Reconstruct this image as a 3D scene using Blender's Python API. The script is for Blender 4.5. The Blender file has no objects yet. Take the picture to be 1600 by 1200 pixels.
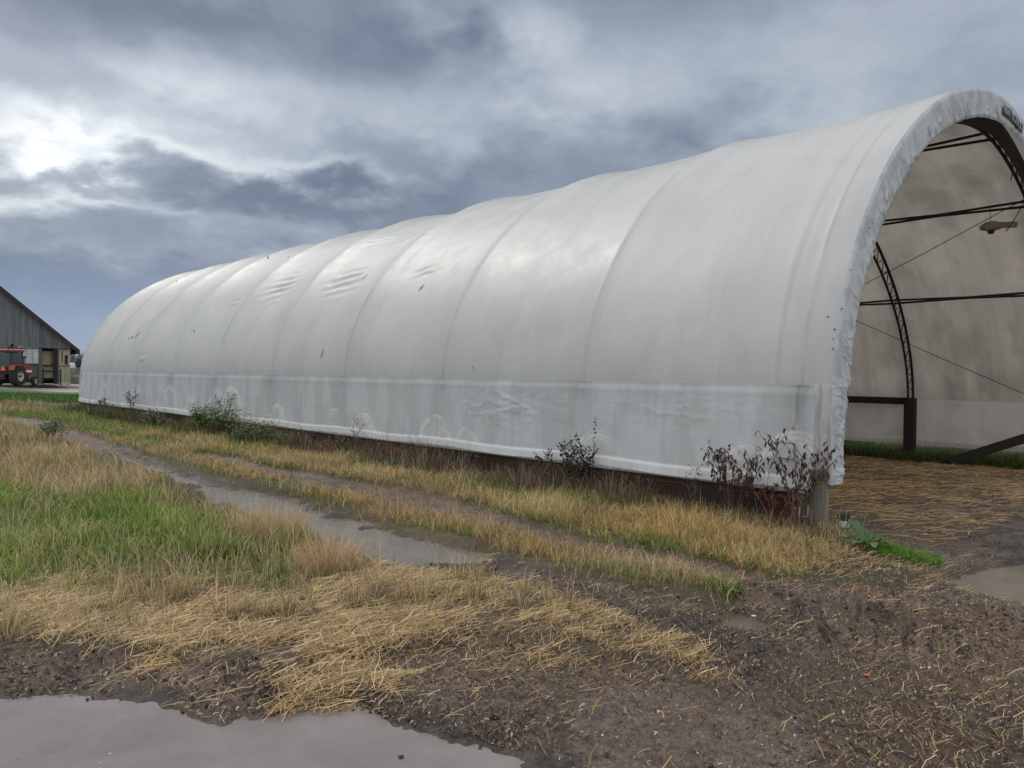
import bpy, math, random
import numpy as np
from mathutils import Vector, Matrix
rnd = random.Random(7)
R = math.radians
sc = bpy.context.scene
col = sc.collection

# ---------------------------------------------------------------- camera
F, H, ROLL, PITCH = 1202., 1.6, R(.6), R(-.77)
cR, sR, cP, sP = math.cos(ROLL), math.sin(ROLL), math.cos(PITCH), math.sin(PITCH)
cam = bpy.data.cameras.new('camera'); camo = bpy.data.objects.new('camera', cam); col.objects.link(camo)
cam.sensor_width = 36; cam.lens = F / 1600 * 36; cam.clip_start = .05; cam.clip_end = 5000
camo.matrix_world = Matrix(((cR, -sR, 0, 0), (-sR * sP, -cR * sP, -cP, 0), (sR * cP, cR * cP, -sP, H), (0, 0, 0, 1)))
sc.camera = camo

# ---------------------------------------------------------------- world and sun
SUN_AZ, SUN_EL = R(-43), R(44)
wd = bpy.data.worlds.new('World'); sc.world = wd; wd.use_nodes = True
EXPOSURE = 0.60
sc.view_settings.view_transform = 'Standard'; sc.view_settings.look = 'None'
sc.view_settings.exposure = EXPOSURE; sc.view_settings.gamma = 1


class NT:
    """tiny node-tree writer"""
    def __init__(s, tree):
        s.t = tree; s.n = tree.nodes; s.l = tree.links
    def new(s, typ, **kw):
        n = s.n.new(typ)
        for k, v in kw.items(): setattr(n, k, v)
        return n
    def put(s, sock, v):
        if hasattr(v, 'is_output') or isinstance(v, bpy.types.NodeSocket): s.l.new(v, sock)
        elif v is not None: sock.default_value = v
    def m(s, op, a, b=None, c=None, clamp=False):
        n = s.new('ShaderNodeMath', operation=op, use_clamp=clamp)
        s.put(n.inputs[0], a)
        if b is not None: s.put(n.inputs[1], b)
        if c is not None: s.put(n.inputs[2], c)
        return n.outputs[0]
    def noise(s, vec, scale, detail=4, rough=.55, dist=0, out=0):
        n = s.new('ShaderNodeTexNoise'); s.put(n.inputs['Vector'], vec)
        n.inputs['Scale'].default_value = scale; n.inputs['Detail'].default_value = detail
        n.inputs['Roughness'].default_value = rough; n.inputs['Distortion'].default_value = dist
        return n.outputs[out]
    def ramp(s, fac, stops, interp='LINEAR'):
        n = s.new('ShaderNodeValToRGB'); s.put(n.inputs[0], fac); n.color_ramp.interpolation = interp
        e = n.color_ramp.elements
        while len(e) < len(stops): e.new(.5)
        for k, (p, c) in enumerate(stops):
            e[k].position = p; e[k].color = (*c, 1) if len(c) == 3 else c
        return n.outputs[0]
    def mix(s, fac, a, b, mode='MIX'):
        n = s.new('ShaderNodeMix', data_type='RGBA', blend_type=mode)
        s.put(n.inputs[0], fac)
        s.put(n.inputs[6], (*a, 1) if isinstance(a, tuple) and len(a) == 3 else a)
        s.put(n.inputs[7], (*b, 1) if isinstance(b, tuple) and len(b) == 3 else b)
        return n.outputs[2]
    def rng(s, v, a, b, c=0, d=1, smooth=False):
        n = s.new('ShaderNodeMapRange', interpolation_type='SMOOTHSTEP' if smooth else 'LINEAR')
        s.put(n.inputs[0], v)
        for i, x in enumerate((a, b, c, d)): n.inputs[i + 1].default_value = x
        return n.outputs[0]


def build_sky():
    w = NT(wd.node_tree)
    for n in list(w.n): w.n.remove(n)
    tc = w.new('ShaderNodeTexCoord')
    sep = w.new('ShaderNodeSeparateXYZ'); w.l.new(tc.outputs['Generated'], sep.inputs[0])
    x, y, z = sep.outputs
    az = w.m('ARCTAN2', x, y)
    el = w.m('ARCSINE', z)
    zz = w.m('ADD', w.m('MAXIMUM', z, 0), .34)
    cx = w.m('DIVIDE', x, zz); cy = w.m('DIVIDE', y, zz)
    cb = w.new('ShaderNodeCombineXYZ'); w.l.new(cx, cb.inputs[0]); w.l.new(cy, cb.inputs[1])
    P = cb.outputs[0]
    n1 = w.noise(P, 1.8, 6, .55, .15); n2 = w.noise(P, 4.4, 7, .56, .15); n3 = w.noise(P, .9, 3, .5, .1)
    wa = w.m('MULTIPLY', w.m('SUBTRACT', n1, .5), .42)
    wb = w.m('MULTIPLY', w.m('SUBTRACT', n2, .5), .30)
    azw = w.m('ADD', az, w.m('ADD', wa, wb))
    elw = w.m('ADD', el, w.m('MULTIPLY', w.m('SUBTRACT', wb, wa), .40))
    # (azimuth, elevation, width, height, amplitude) of the brighter and darker cloud masses, degrees
    blobs = [(-34, 14.8, 8, 1.8, .28), (-25, 14.3, 8, 1.2, .30), (-14, 13.8, 6, 1.0, .24), (-41, 18, 9, 4, .12), (-20, 18, 9, 2.6, .20), (-7, 17.5, 5, 2, .14), (-27.5, 12.6, 3.2, .8, .40), (-30, 10.4, 9, .8, .30), (-36, 9.3, 6, 1.0, .22),
             (-2, 23.5, 5, 3, .24), (6, 20, 5, 3, .12), (-16, 12, 8, 1.7, -.28), (-5, 14.5, 7, 3.0, -.22), (8, 14, 8, 4, -.14), (-27, 22.5, 9, 2.2, -.24), (-10, 23, 6, 2.4, -.22), (-12, 29, 24, 4, -.20), (16, 21, 9, 5, .05), (24, 16, 8, 7, .08), (13, 27, 10, 3, -.10),
             (-28, 5.5, 16, 3.0, -.18), (-33, 7.6, 10, .7, .08), (-12, 9, 8, 1.6, .10)]
    n4 = w.noise(P, 13, 5, .6, .2)
    acc = w.m('ADD', .475, w.m('MULTIPLY', w.m('SUBTRACT', n2, .5), .40))
    acc = w.m('ADD', acc, w.m('MULTIPLY', w.m('SUBTRACT', n4, .5), .13))
    acc = w.m('ADD', acc, w.m('MULTIPLY', w.m('SUBTRACT', n3, .5), .22))
    for (a, e, sa, se, amp) in blobs:
        if amp == 0: continue
        da = w.m('DIVIDE', w.m('SUBTRACT', azw, R(a)), R(sa)); de = w.m('DIVIDE', w.m('SUBTRACT', elw, R(e)), R(se))
        g = w.m('POWER', 2.71828, w.m('MULTIPLY', w.m('ADD', w.m('MULTIPLY', da, da), w.m('MULTIPLY', de, de)), -1))
        acc = w.m('MULTIPLY_ADD', g, amp, acc)
    # thinner, brighter cloud overhead and behind
    back = w.rng(w.m('MULTIPLY', y, -1), -.35, .6, 0, .55, True)
    top = w.rng(el, R(29), R(46), 0, .55, True)
    acc = w.m('ADD', acc, w.m('MAXIMUM', back, top))
    acc = w.m('ADD', acc, w.m('MULTIPLY', w.rng(w.m('ABSOLUTE', w.m('ADD', az, R(70))), 0, R(35), 1, 0, True), w.rng(el, R(2), R(22), 0, .12, True)))
    c = w.ramp(acc, [(.0, (.075, .095, .14)), (.24, (.118, .143, .192)), (.45, (.205, .236, .292)), (.62, (.33, .368, .415)), (.80, (.54, .575, .60)), (1, (.80, .82, .83))])
    # bluer low on the left
    blue = w.m('MULTIPLY', w.rng(el, R(10.5), R(1), 0, 1, True), w.rng(az, R(-8), R(-24), 0, 1, True))
    c = w.mix(w.m('MULTIPLY', blue, w.rng(acc, .25, .5, .85, .3)), c, w.mix(w.rng(el, R(0), R(7)), (.19, .29, .48), (.12, .175, .285)))
    sky = w.new('ShaderNodeTexSky', sky_type='NISHITA', sun_disc=False, sun_elevation=SUN_EL, sun_rotation=SUN_AZ)
    b1 = w.new('ShaderNodeBackground'); w.l.new(sky.outputs[0], b1.inputs[0]); b1.inputs[1].default_value = .06
    b2 = w.new('ShaderNodeBackground'); w.l.new(c, b2.inputs[0]); b2.inputs[1].default_value = 1.0
    mx = w.new('ShaderNodeMixShader'); mx.inputs[0].default_value = .93
    w.l.new(b1.outputs[0], mx.inputs[1]); w.l.new(b2.outputs[0], mx.inputs[2])
    o = w.new('ShaderNodeOutputWorld'); w.l.new(mx.outputs[0], o.inputs[0])
build_sky()
sl = bpy.data.lights.new('sun', 'SUN'); sl.energy = .9; sl.angle = R(16); sl.color = (1, .95, .87)
so = bpy.data.objects.new('sun', sl); col.objects.link(so)
sd_ = Vector((math.sin(SUN_AZ) * math.cos(SUN_EL), math.cos(SUN_AZ) * math.cos(SUN_EL), math.sin(SUN_EL)))
so.rotation_euler = sd_.to_track_quat('Z', 'Y').to_euler()


# ---------------------------------------------------------------- numeric helpers
def ray(x, y):
    u = x - 800; v = 600 - y
    X = u * cR - v * sR; V = u * sR + v * cR
    return np.array([X, F * cP - V * sP, F * sP + V * cP])
def G(x, y, z=0.):
    r = ray(x, y); return r[:2] * ((z - H) / r[2])
def polyW(pts, z=0.): return np.array([G(a, b, z) for a, b in pts])

_lat = np.random.RandomState(11).rand(256, 256)
def vn(x, y):
    xi = np.floor(x).astype(np.int64); yi = np.floor(y).astype(np.int64)
    fx = x - xi; fy = y - yi
    fx = fx * fx * fx * (fx * (fx * 6 - 15) + 10); fy = fy * fy * fy * (fy * (fy * 6 - 15) + 10)
    a = _lat[xi & 255, yi & 255]; b = _lat[(xi + 1) & 255, yi & 255]; c = _lat[xi & 255, (yi + 1) & 255]; d = _lat[(xi + 1) & 255, (yi + 1) & 255]
    return (a * (1 - fx) + b * fx) * (1 - fy) + (c * (1 - fx) + d * fx) * fy
def fbm(x, y, s=1., o=4, g=.5, off=0.):
    x = np.asarray(x, float) * s + off; y = np.asarray(y, float) * s + off * 1.7
    t = 0; a = 1; n = 0
    for i in range(o):
        t = t + a * vn(x, y); n += a; a *= g
        x, y = (x * .8 - y * .6) * 2.03 + 17.3, (x * .6 + y * .8) * 2.03 + 5.1
    return t / n
def sst(a, b, x):
    t = np.clip((x - a) / (b - a), 0, 1); return t * t * (3 - 2 * t)
def sdist(poly, x, y):
    """signed distance, positive inside"""
    d = np.full(np.shape(x), 1e18); ins = np.zeros(np.shape(x), bool); n = len(poly)
    for i in range(n):
        ax, ay = poly[i]; bx, by = poly[(i + 1) % n]
        ex, ey = bx - ax, by - ay; wx, wy = x - ax, y - ay
        t = np.clip((wx * ex + wy * ey) / (ex * ex + ey * ey + 1e-12), 0, 1)
        dx, dy = wx - ex * t, wy - ey * t; d = np.minimum(d, dx * dx + dy * dy)
        c = ((ay > y) != (by > y)) & (x < (bx - ax) * (y - ay) / ((by - ay) if by != ay else 1e-12) + ax)
        ins ^= c
    d = np.sqrt(d); return np.where(ins, d, -d)


# ---------------------------------------------------------------- object helpers
def tag(o, label=None, cat=None, group=None, kind=None):
    if label: o['label'] = label
    if cat: o['category'] = cat
    if group: o['group'] = group
    if kind: o['kind'] = kind
    return o
def empty(name, loc=(0, 0, 0), rz=0.):
    o = bpy.data.objects.new(name, None); col.objects.link(o); o.location = loc; o.rotation_euler = (0, 0, rz); o.empty_display_size = .2
    return o
def mesh_np(name, v, f, mat=None, parent=None, cols=None, smooth=True, extra=None):
    """v (n,3); f list of arrays, each (k, 3|4)"""
    me = bpy.data.meshes.new(name)
    v = np.asarray(v, np.float32)
    if not isinstance(f, list): f = [f]
    f = [np.asarray(a, np.int32) for a in f if len(a)]
    me.vertices.add(len(v)); me.vertices.foreach_set('co', v.ravel())
    loops = np.concatenate([a.ravel() for a in f]); tot = np.concatenate([np.full(len(a), a.shape[1], np.int32) for a in f])
    start = np.concatenate([[0], np.cumsum(tot)[:-1]]).astype(np.int32)
    me.loops.add(len(loops)); me.loops.foreach_set('vertex_index', loops)
    me.polygons.add(len(tot)); me.polygons.foreach_set('loop_start', start); me.polygons.foreach_set('loop_total', tot)
    me.polygons.foreach_set('use_smooth', np.full(len(tot), smooth))
    if cols is not None:
        a = me.color_attributes.new('Col', 'FLOAT_COLOR', 'POINT'); c = np.ones((len(v), 4), np.float32); c[:, :cols.shape[1]] = cols
        a.data.foreach_set('color', c.ravel())
    me.update(calc_edges=True); me.validate()
    if mat: me.materials.append(mat)
    o = bpy.data.objects.new(name, me); col.objects.link(o)
    if parent: o.parent = parent
    return o
def gridf(nu, nv):
    i = np.arange(nu - 1)[:, None] * nv + np.arange(nv - 1)[None]
    return np.stack([i, i + nv, i + nv + 1, i + 1], -1).reshape(-1, 4)

class MB:
    def __init__(s): s.v = []; s.f3 = []; s.f4 = []; s.fn = []
    def add(s, vs, fs):
        b = len(s.v); s.v += [tuple(p) for p in vs]
        for f in fs: s.fn.append([i + b for i in f])
        return s
    def box(s, c, d, rot=None, taper=1.):
        vs = []
        for z in (-1, 1):
            k = taper if z > 0 else 1
            for x, y in ((-1, -1), (1, -1), (1, 1), (-1, 1)):
                p = Vector((x * d[0] / 2 * k, y * d[1] / 2 * k, z * d[2] / 2))
                if rot is not None: p = rot @ p
                vs.append(p + Vector(c))
        return s.add(vs, [(3, 2, 1, 0), (4, 5, 6, 7), (0, 1, 5, 4), (1, 2, 6, 5), (2, 3, 7, 6), (3, 0, 4, 7)])
    def tube(s, pts, rad, n=6, cap=True):
        pts = [Vector(p) for p in pts]; k = len(pts)
        if not hasattr(rad, '__len__'): rad = [rad] * k
        vs = []
        up = None
        for i, p in enumerate(pts):
            d = (pts[min(i + 1, k - 1)] - pts[max(i - 1, 0)]).normalized()
            if up is None: up = d.orthogonal().normalized()
            up = (up - d * up.dot(d))
            up = up.normalized() if up.length > 1e-6 else d.orthogonal().normalized()
            b = d.cross(up)
            for j in range(n):
                a = 2 * math.pi * j / n
                vs.append(p + (up * math.cos(a) + b * math.sin(a)) * rad[i])
        fs = []
        for i in range(k - 1):
            for j in range(n):
                j2 = (j + 1) % n; fs.append((i * n + j, i * n + j2, (i + 1) * n + j2, (i + 1) * n + j))
        if cap: fs += [tuple(range(n))[::-1], tuple((k - 1) * n + j for j in range(n))]
        return s.add(vs, fs)
    def prism(s, poly, y0, y1, frame=None):
        """polygon in (x,z) extruded along y"""
        n = len(poly)
        vs = [Vector((x, y0, z)) for x, z in poly] + [Vector((x, y1, z)) for x, z in poly]
        if frame is not None: vs = [frame @ p for p in vs]
        fs = [tuple(range(n)), tuple(range(2 * n - 1, n - 1, -1))]
        for i in range(n): fs.append(((i + 1) % n, i, n + i, n + (i + 1) % n))
        return s.add(vs, fs)
    def lathe(s, prof, n=24, frame=None):
        """prof (r, h) around local z"""
        vs = []
        for r_, h_ in prof:
            for j in range(n):
                a = 2 * math.pi * j / n; p = Vector((r_ * math.cos(a), r_ * math.sin(a), h_))
                vs.append(frame @ p if frame is not None else p)
        fs = []
        for i in range(len(prof) - 1):
            for j in range(n):
                j2 = (j + 1) % n; fs.append((i * n + j, i * n + j2, (i + 1) * n + j2, (i + 1) * n + j))
        if prof[0][0] > 1e-5: fs.append(tuple(range(n))[::-1])
        if prof[-1][0] > 1e-5: fs.append(tuple((len(prof) - 1) * n + j for j in range(n)))
        return s.add(vs, fs)
    def build(s, name, mat, parent=None, smooth=False, bevel=0.):
        me = bpy.data.meshes.new(name); me.from_pydata([tuple(p) for p in s.v], [], s.fn); me.update()
        me.validate()
        if smooth: me.shade_smooth() if hasattr(me, 'shade_smooth') else None
        me.materials.append(mat)
        o = bpy.data.objects.new(name, me); col.objects.link(o)
        if parent: o.parent = parent
        if bevel:
            b = o.modifiers.new('bevel', 'BEVEL'); b.width = bevel; b.segments = 2; b.limit_method = 'ANGLE'
        return o

# ---------------------------------------------------------------- materials
def mat(name, c, rough=.7, metal=0., var=.25, scale=6., bump=.15, bscale=30., dirt=None, coords='Object', spec=.5, stretch=None, transmission=0.):
    m = bpy.data.materials.new(name); m.use_nodes = True; w = NT(m.node_tree)
    b = w.n['Principled BSDF']; b.inputs['Roughness'].default_value = rough; b.inputs['Metallic'].default_value = metal
    b.inputs['Specular IOR Level'].default_value = spec; b.inputs['Transmission Weight'].default_value = transmission
    tc = w.new('ShaderNodeTexCoord'); vec = tc.outputs[coords]
    if stretch:
        mp = w.new('ShaderNodeMapping'); mp.inputs['Scale'].default_value = stretch; w.l.new(vec, mp.inputs[0]); vec = mp.outputs[0]
    n = w.noise(vec, scale, 5, .6)
    lo = tuple(x * (1 - var) for x in c); hi = tuple(min(1, x * (1 + var)) for x in c)
    cc = w.ramp(n, [(.3, lo), (.7, hi)])
    if dirt:
        cc = w.mix(w.rng(w.noise(vec, scale * .37, 6, .65), .48, .68, 0, dirt[1], True), cc, tuple(dirt[0]))
    w.l.new(cc, b.inputs['Base Color'])
    w.l.new(w.rng(n, .3, .7, max(0, rough - .08), min(1, rough + .1)), b.inputs['Roughness'])
    if bump:
        bp = w.new('ShaderNodeBump'); bp.inputs['Strength'].default_value = bump; bp.inputs['Distance'].default_value = .02
        w.l.new(w.noise(vec, bscale, 4, .6), bp.inputs['Height']); w.l.new(bp.outputs[0], b.inputs['Normal'])
    return m
def mat_vc(name, rough=.8, trans=0., spec=.3, bump=0., bscale=40., nvar=0., nscale=30.):
    """base colour from the object's own per-vertex colour"""
    m = bpy.data.materials.new(name); m.use_nodes = True; w = NT(m.node_tree)
    b = w.n['Principled BSDF']; b.inputs['Roughness'].default_value = rough; b.inputs['Specular IOR Level'].default_value = spec
    a = w.new('ShaderNodeAttribute', attribute_name='Col'); c = a.outputs['Color']
    tc = w.new('ShaderNodeTexCoord')
    if nvar: c = w.mix(1, c, w.ramp(w.noise(tc.outputs['Object'], nscale, 4, .6), [(.3, (1 - nvar,) * 3), (.7, (1 + nvar,) * 3)]), 'MULTIPLY')
    w.l.new(c, b.inputs['Base Color'])
    if bump:
        bp = w.new('ShaderNodeBump'); bp.inputs['Strength'].default_value = bump; bp.inputs['Distance'].default_value = .01
        w.l.new(w.noise(tc.outputs['Object'], bscale, 4, .6), bp.inputs['Height']); w.l.new(bp.outputs[0], b.inputs['Normal'])
    if trans:
        t = w.new('ShaderNodeBsdfTranslucent'); w.l.new(c, t.inputs[0]); mx = w.new('ShaderNodeMixShader'); mx.inputs[0].default_value = trans
        w.l.new(b.outputs[0], mx.inputs[1]); w.l.new(t.outputs[0], mx.inputs[2]); w.l.new(mx.outputs[0], w.n['Material Output'].inputs[0])
    return m
M_black = mat('black_steel', (.012, .011, .010), .55, .2, dirt=((.035, .02, .012), .6))
M_brownsteel = mat('rusty_sheet', (.055, .036, .022), .75, 0, .4, 3, dirt=((.010, .008, .006), .8))
M_wooddark = mat('dark_wet_boards', (.034, .014, .008), .75, 0, .45, 4, .4, 20, dirt=((.014, .008, .006), .8), stretch=(1, .12, 2.2))
M_post = mat('weathered_post', (.16, .145, .115), .9, 0, .45, 9, .7, 26, dirt=((.03, .03, .02), .9), stretch=(2.5, 2.5, .14))
M_postdark = mat('dark_timber', (.018, .012, .009), .85, 0, .4, 8, .4, 26, stretch=(2, 2, .2))
M_cable = mat('steel_cable', (.02, .017, .014), .6, .3)
M_white_pipe = mat('white_pipe', (.62, .63, .62), .4, 0, .1, 8, dirt=((.3, .29, .27), .5))
M_galv = mat('galvanised', (.45, .45, .43), .45, .5, .2, 20)
M_blackplastic = mat('black_plastic', (.012, .012, .013), .5, 0, .2, 20)
M_label = mat('pale_label', (.42, .42, .41), .6, 0, .2, 30)
M_tear = mat('torn_dark', (.02, .02, .02), .9)
M_patch = mat('fabric_patch', (.50, .51, .52), .6, 0, .12, 15)

# ---------------------------------------------------------------- layout of the fabric barn
PX, PY, TH = 3.344, 8.029, R(43.16)
Av = np.array([-math.sin(TH), math.cos(TH)]); Bv = np.array([math.cos(TH), math.sin(TH)]); P0 = np.array([PX, PY])
W, LEN, S0, D = 12.2, 28.55, .33, 3.12
def L2W(t, s): return P0[0] + Bv[0] * t + Av[0] * s, P0[1] + Bv[1] * t + Av[1] * s
def W2L(x, y): return (x - P0[0]) * Bv[0] + (y - P0[1]) * Bv[1], (x - P0[0]) * Av[0] + (y - P0[1]) * Av[1]
def wall_s(px, t=0.):
    """s along the wall line (offset t) seen in column px"""
    r = ray(px, 640)[:2]; # point P0+t*B+s*A = k*r
    Mx = np.array([[r[0], -Av[0]], [r[1], -Av[1]]]); k, s = np.linalg.solve(Mx, P0 + Bv * t); return s
def Z0(t): return 1.5 - .4 * t / W

# ---------------------------------------------------------------- ground regions
PUD1 = polyW([(-300, 1085), (0, 1090), (130, 1090), (230, 1095), (300, 1113), (350, 1132), (400, 1124), (470, 1109), (560, 1105), (610, 1132), (680, 1152), (760, 1172), (810, 1190), (870, 1215), (900, 1400), (300, 2600), (-900, 1500)], -.075)
PUD2 = polyW([(170, 704), (230, 725), (290, 744), (345, 760), (420, 773), (470, 787), (500, 803), (600, 827), (700, 850), (765, 868), (770, 885), (740, 896), (650, 887), (590, 882), (520, 862), (470, 838), (415, 818), (360, 803), (325, 785), (295, 762), (240, 741), (190, 722)], -.055)
PUD3 = polyW([(1485, 908), (1520, 895), (1600, 882), (1800, 876), (1850, 930), (1600, 943), (1560, 937), (1512, 925)], -.10)
PUD4 = polyW([(1110, 966), (1160, 959), (1225, 973), (1205, 986), (1140, 982)], -.075)
MUD = polyW([(-500, 1000), (0, 1000), (150, 1015), (300, 1042), (420, 1030), (520, 1025), (650, 1008), (750, 985), (900, 1015), (1060, 1040), (1050, 1000), (960, 965), (850, 925), (750, 903), (620, 890), (590, 880), (500, 855), (450, 830), (400, 815), (340, 800), (300, 770), (220, 740), (120, 700), (40, 668), (0, 655), (0, 650), (80, 657), (200, 700), (280, 729), (380, 757), (480, 784), (600, 822), (700, 847), (800, 867), (900, 895), (1000, 915), (1110, 940), (1150, 925), (1050, 893), (900, 860), (780, 830), (650, 800), (520, 770), (420, 745), (330, 722), (290, 709), (330, 706), (420, 727), (520, 743), (640, 764), (760, 790), (860, 825), (960, 848), (1050, 862), (1150, 884), (1250, 903), (1380, 915), (1450, 890), (1400, 850), (1320, 838), (1335, 728), (1600, 733), (2600, 745), (3200, 1600), (800, 3200), (-900, 1700)])
STRAW = polyW([(-500, 885), (0, 900), (150, 900), (300, 912), (420, 915), (520, 888), (620, 888), (750, 903), (850, 925), (960, 965), (1060, 1000), (1080, 1045), (900, 1022), (750, 990), (650, 1012), (520, 1030), (420, 1036), (300, 1044), (150, 1018), (0, 1003), (-500, 1003)])
STRAW2 = polyW([(430, 1025), (560, 1018), (660, 1050), (600, 1075), (500, 1105), (400, 1130), (320, 1112), (380, 1075)])
GREEN = polyW([(-700, 750), (0, 768), (120, 785), (200, 780), (320, 812), (400, 845), (465, 880), (440, 905), (420, 920), (300, 915), (150, 905), (0, 903), (-700, 895)])
DRY = polyW([(-900, 632), (0, 652), (100, 682), (220, 737), (320, 770), (335, 803), (240, 790), (120, 790), (0, 772), (-900, 750)])
DRY2 = polyW([(345, 800), (400, 815), (455, 835), (480, 860), (560, 880), (600, 888), (520, 897), (450, 900), (400, 870), (340, 830)])
STRIP = polyW([(60, 658), (200, 697), (280, 727), (380, 755), (480, 782), (600, 820), (700, 845), (800, 865), (900, 893), (1000, 913), (1120, 937), (1148, 925), (1050, 893), (900, 860), (780, 832), (650, 802), (520, 772), (420, 747), (330, 724), (250, 705), (120, 672)])
LAWN_Y = (38., 66.)

def warp(x, y, a=.10, s=2.2):
    return x + a * (fbm(x, y, s, 3, off=3.1) - .5) * 2, y + a * (fbm(x, y, s, 3, off=40.7) - .5) * 2

CLODS = [(60, 1035, .35, .05), (220, 1022, .30, .06), (120, 1080, .2, .04), (370, 1045, .3, .05), (450, 1065, .35, .07), (520, 1085, .25, .05), (1185, 922, .28, .09), (1240, 935, .2, .05), (1255, 958, .45, .07), (1340, 972, .5, .07), (1420, 985, .5, .05),
         (1180, 995, .3, .03), (760, 890, .35, .04), (640, 860, .4, .03), (700, 875, .4, .03), (1000, 960, .3, .03), (1560, 960, .4, .05), (1440, 960, .3, .04), (880, 905, .3, .03), (1090, 985, .3, .03)]
CL = [(G(a, b), r_, h_) for a, b, r_, h_ in CLODS]
def ground_all(x, y):
    x = np.asarray(x, float); y = np.asarray(y, float)
    r = np.hypot(x, y)
    t, s = W2L(x, y)
    wx, wy = warp(x, y)
    near = 1 - sst(30, 60, r)
    h = (fbm(x, y, .25, 3, off=9) - .5) * .10 * sst(4, 12, r)
    h = h + (fbm(x, y, 1.3, 3, off=21) - .5) * .05 * near
    far_side = sst(1, 10, t) * sst(-9, -1, s) * (1 - sst(25, 45, t))
    h = h - .34 * far_side
    dm = sdist(MUD, wx, wy); mud = sst(-.06, .10, dm)
    inside = sst(-.1, .4, t) * (1 - sst(W - .9, W - .3, t)) * sst(-.3, .6, s) * (1 - sst(LEN, LEN + 1, s))
    mud = np.maximum(mud, inside)
    h = h - .05 * mud * near * (1 - inside)
    # crumbly relief on mud
    ridg = 1 - np.abs(fbm(x, y, 7, 4, .55, off=5) * 2 - 1)
    h = h + mud * near * (1 - .5 * inside) * ((ridg - .8) * .03 + (fbm(x, y, 26, 3, .6, off=2) - .5) * .016)
    for (cx, cy), cr, ch in CL:
        g = np.exp(-((x - cx) ** 2 + ((y - cy) * 1.6) ** 2) / (cr * cr))
        h = h + g * ch * (.25 + 1.7 * np.clip(fbm(x, y, 8, 4, .5, off=30) - .42, 0, 1) * 2.)
    # tyre ribs pressed in the mud
    def tread(u, v, w_): return np.exp(-(v / w_) ** 4) * (sst(-.2, .3, np.sin(u * 2 * np.pi / .15 + np.abs(v) * 9)) - .6) * .022
    h = h + mud * near * (1 - inside) * (tread(s, t + 3.95, .24) + .8 * tread(s, t + 2.15, .18)) * sst(.42, .55, fbm(x, y, .9, 2, off=141))
    (ax_, ay_), (bx_, by_) = G(980, 948), G(1620, 1012); L_ = math.hypot(bx_ - ax_, by_ - ay_); ex_, ey_ = (bx_ - ax_) / L_, (by_ - ay_) / L_
    uu_ = (x - ax_) * ex_ + (y - ay_) * ey_; vv_ = -(x - ax_) * ey_ + (y - ay_) * ex_
    h = h + mud * near * 1.5 * tread(uu_, vv_, .22) * sst(.0, .3, uu_) * sst(L_ + 1, L_, uu_)
    # puddles
    water = np.zeros_like(x) - 9
    for (poly, depth, lvl, a) in ((PUD1, .10, -.075, .06), (PUD2, .09, -.055, .10), (PUD3, .07, -.10, .06), (PUD4, .05, -.075, .05)):
        px_, py_ = warp(x, y, a, 3.3)
        d = sdist(poly, px_, py_)
        k = sst(-.45, .0, d)
        tgt = lvl - depth * np.clip(d / .35, -.35, 1)
        tgt = tgt + (fbm(x, y, 14, 3, .6, off=61) - .5) * .03 * (1 - sst(.1, .35, d))
        if poly is PUD2: tgt = tgt + (fbm(x, y, 3.6, 4, .6, off=161) - .44) * .17 + .035 * sst(.45, .6, fbm(x * 1.0, y, 9, 2, off=5)) * np.exp(-((t + 3.75) / .10) ** 2)
        h = h * (1 - k) + tgt * k
        water = np.maximum(water, d)
    return h, mud, inside, water, r, t, s, near
def hgt(x, y): return ground_all(x, y)[0]

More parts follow.
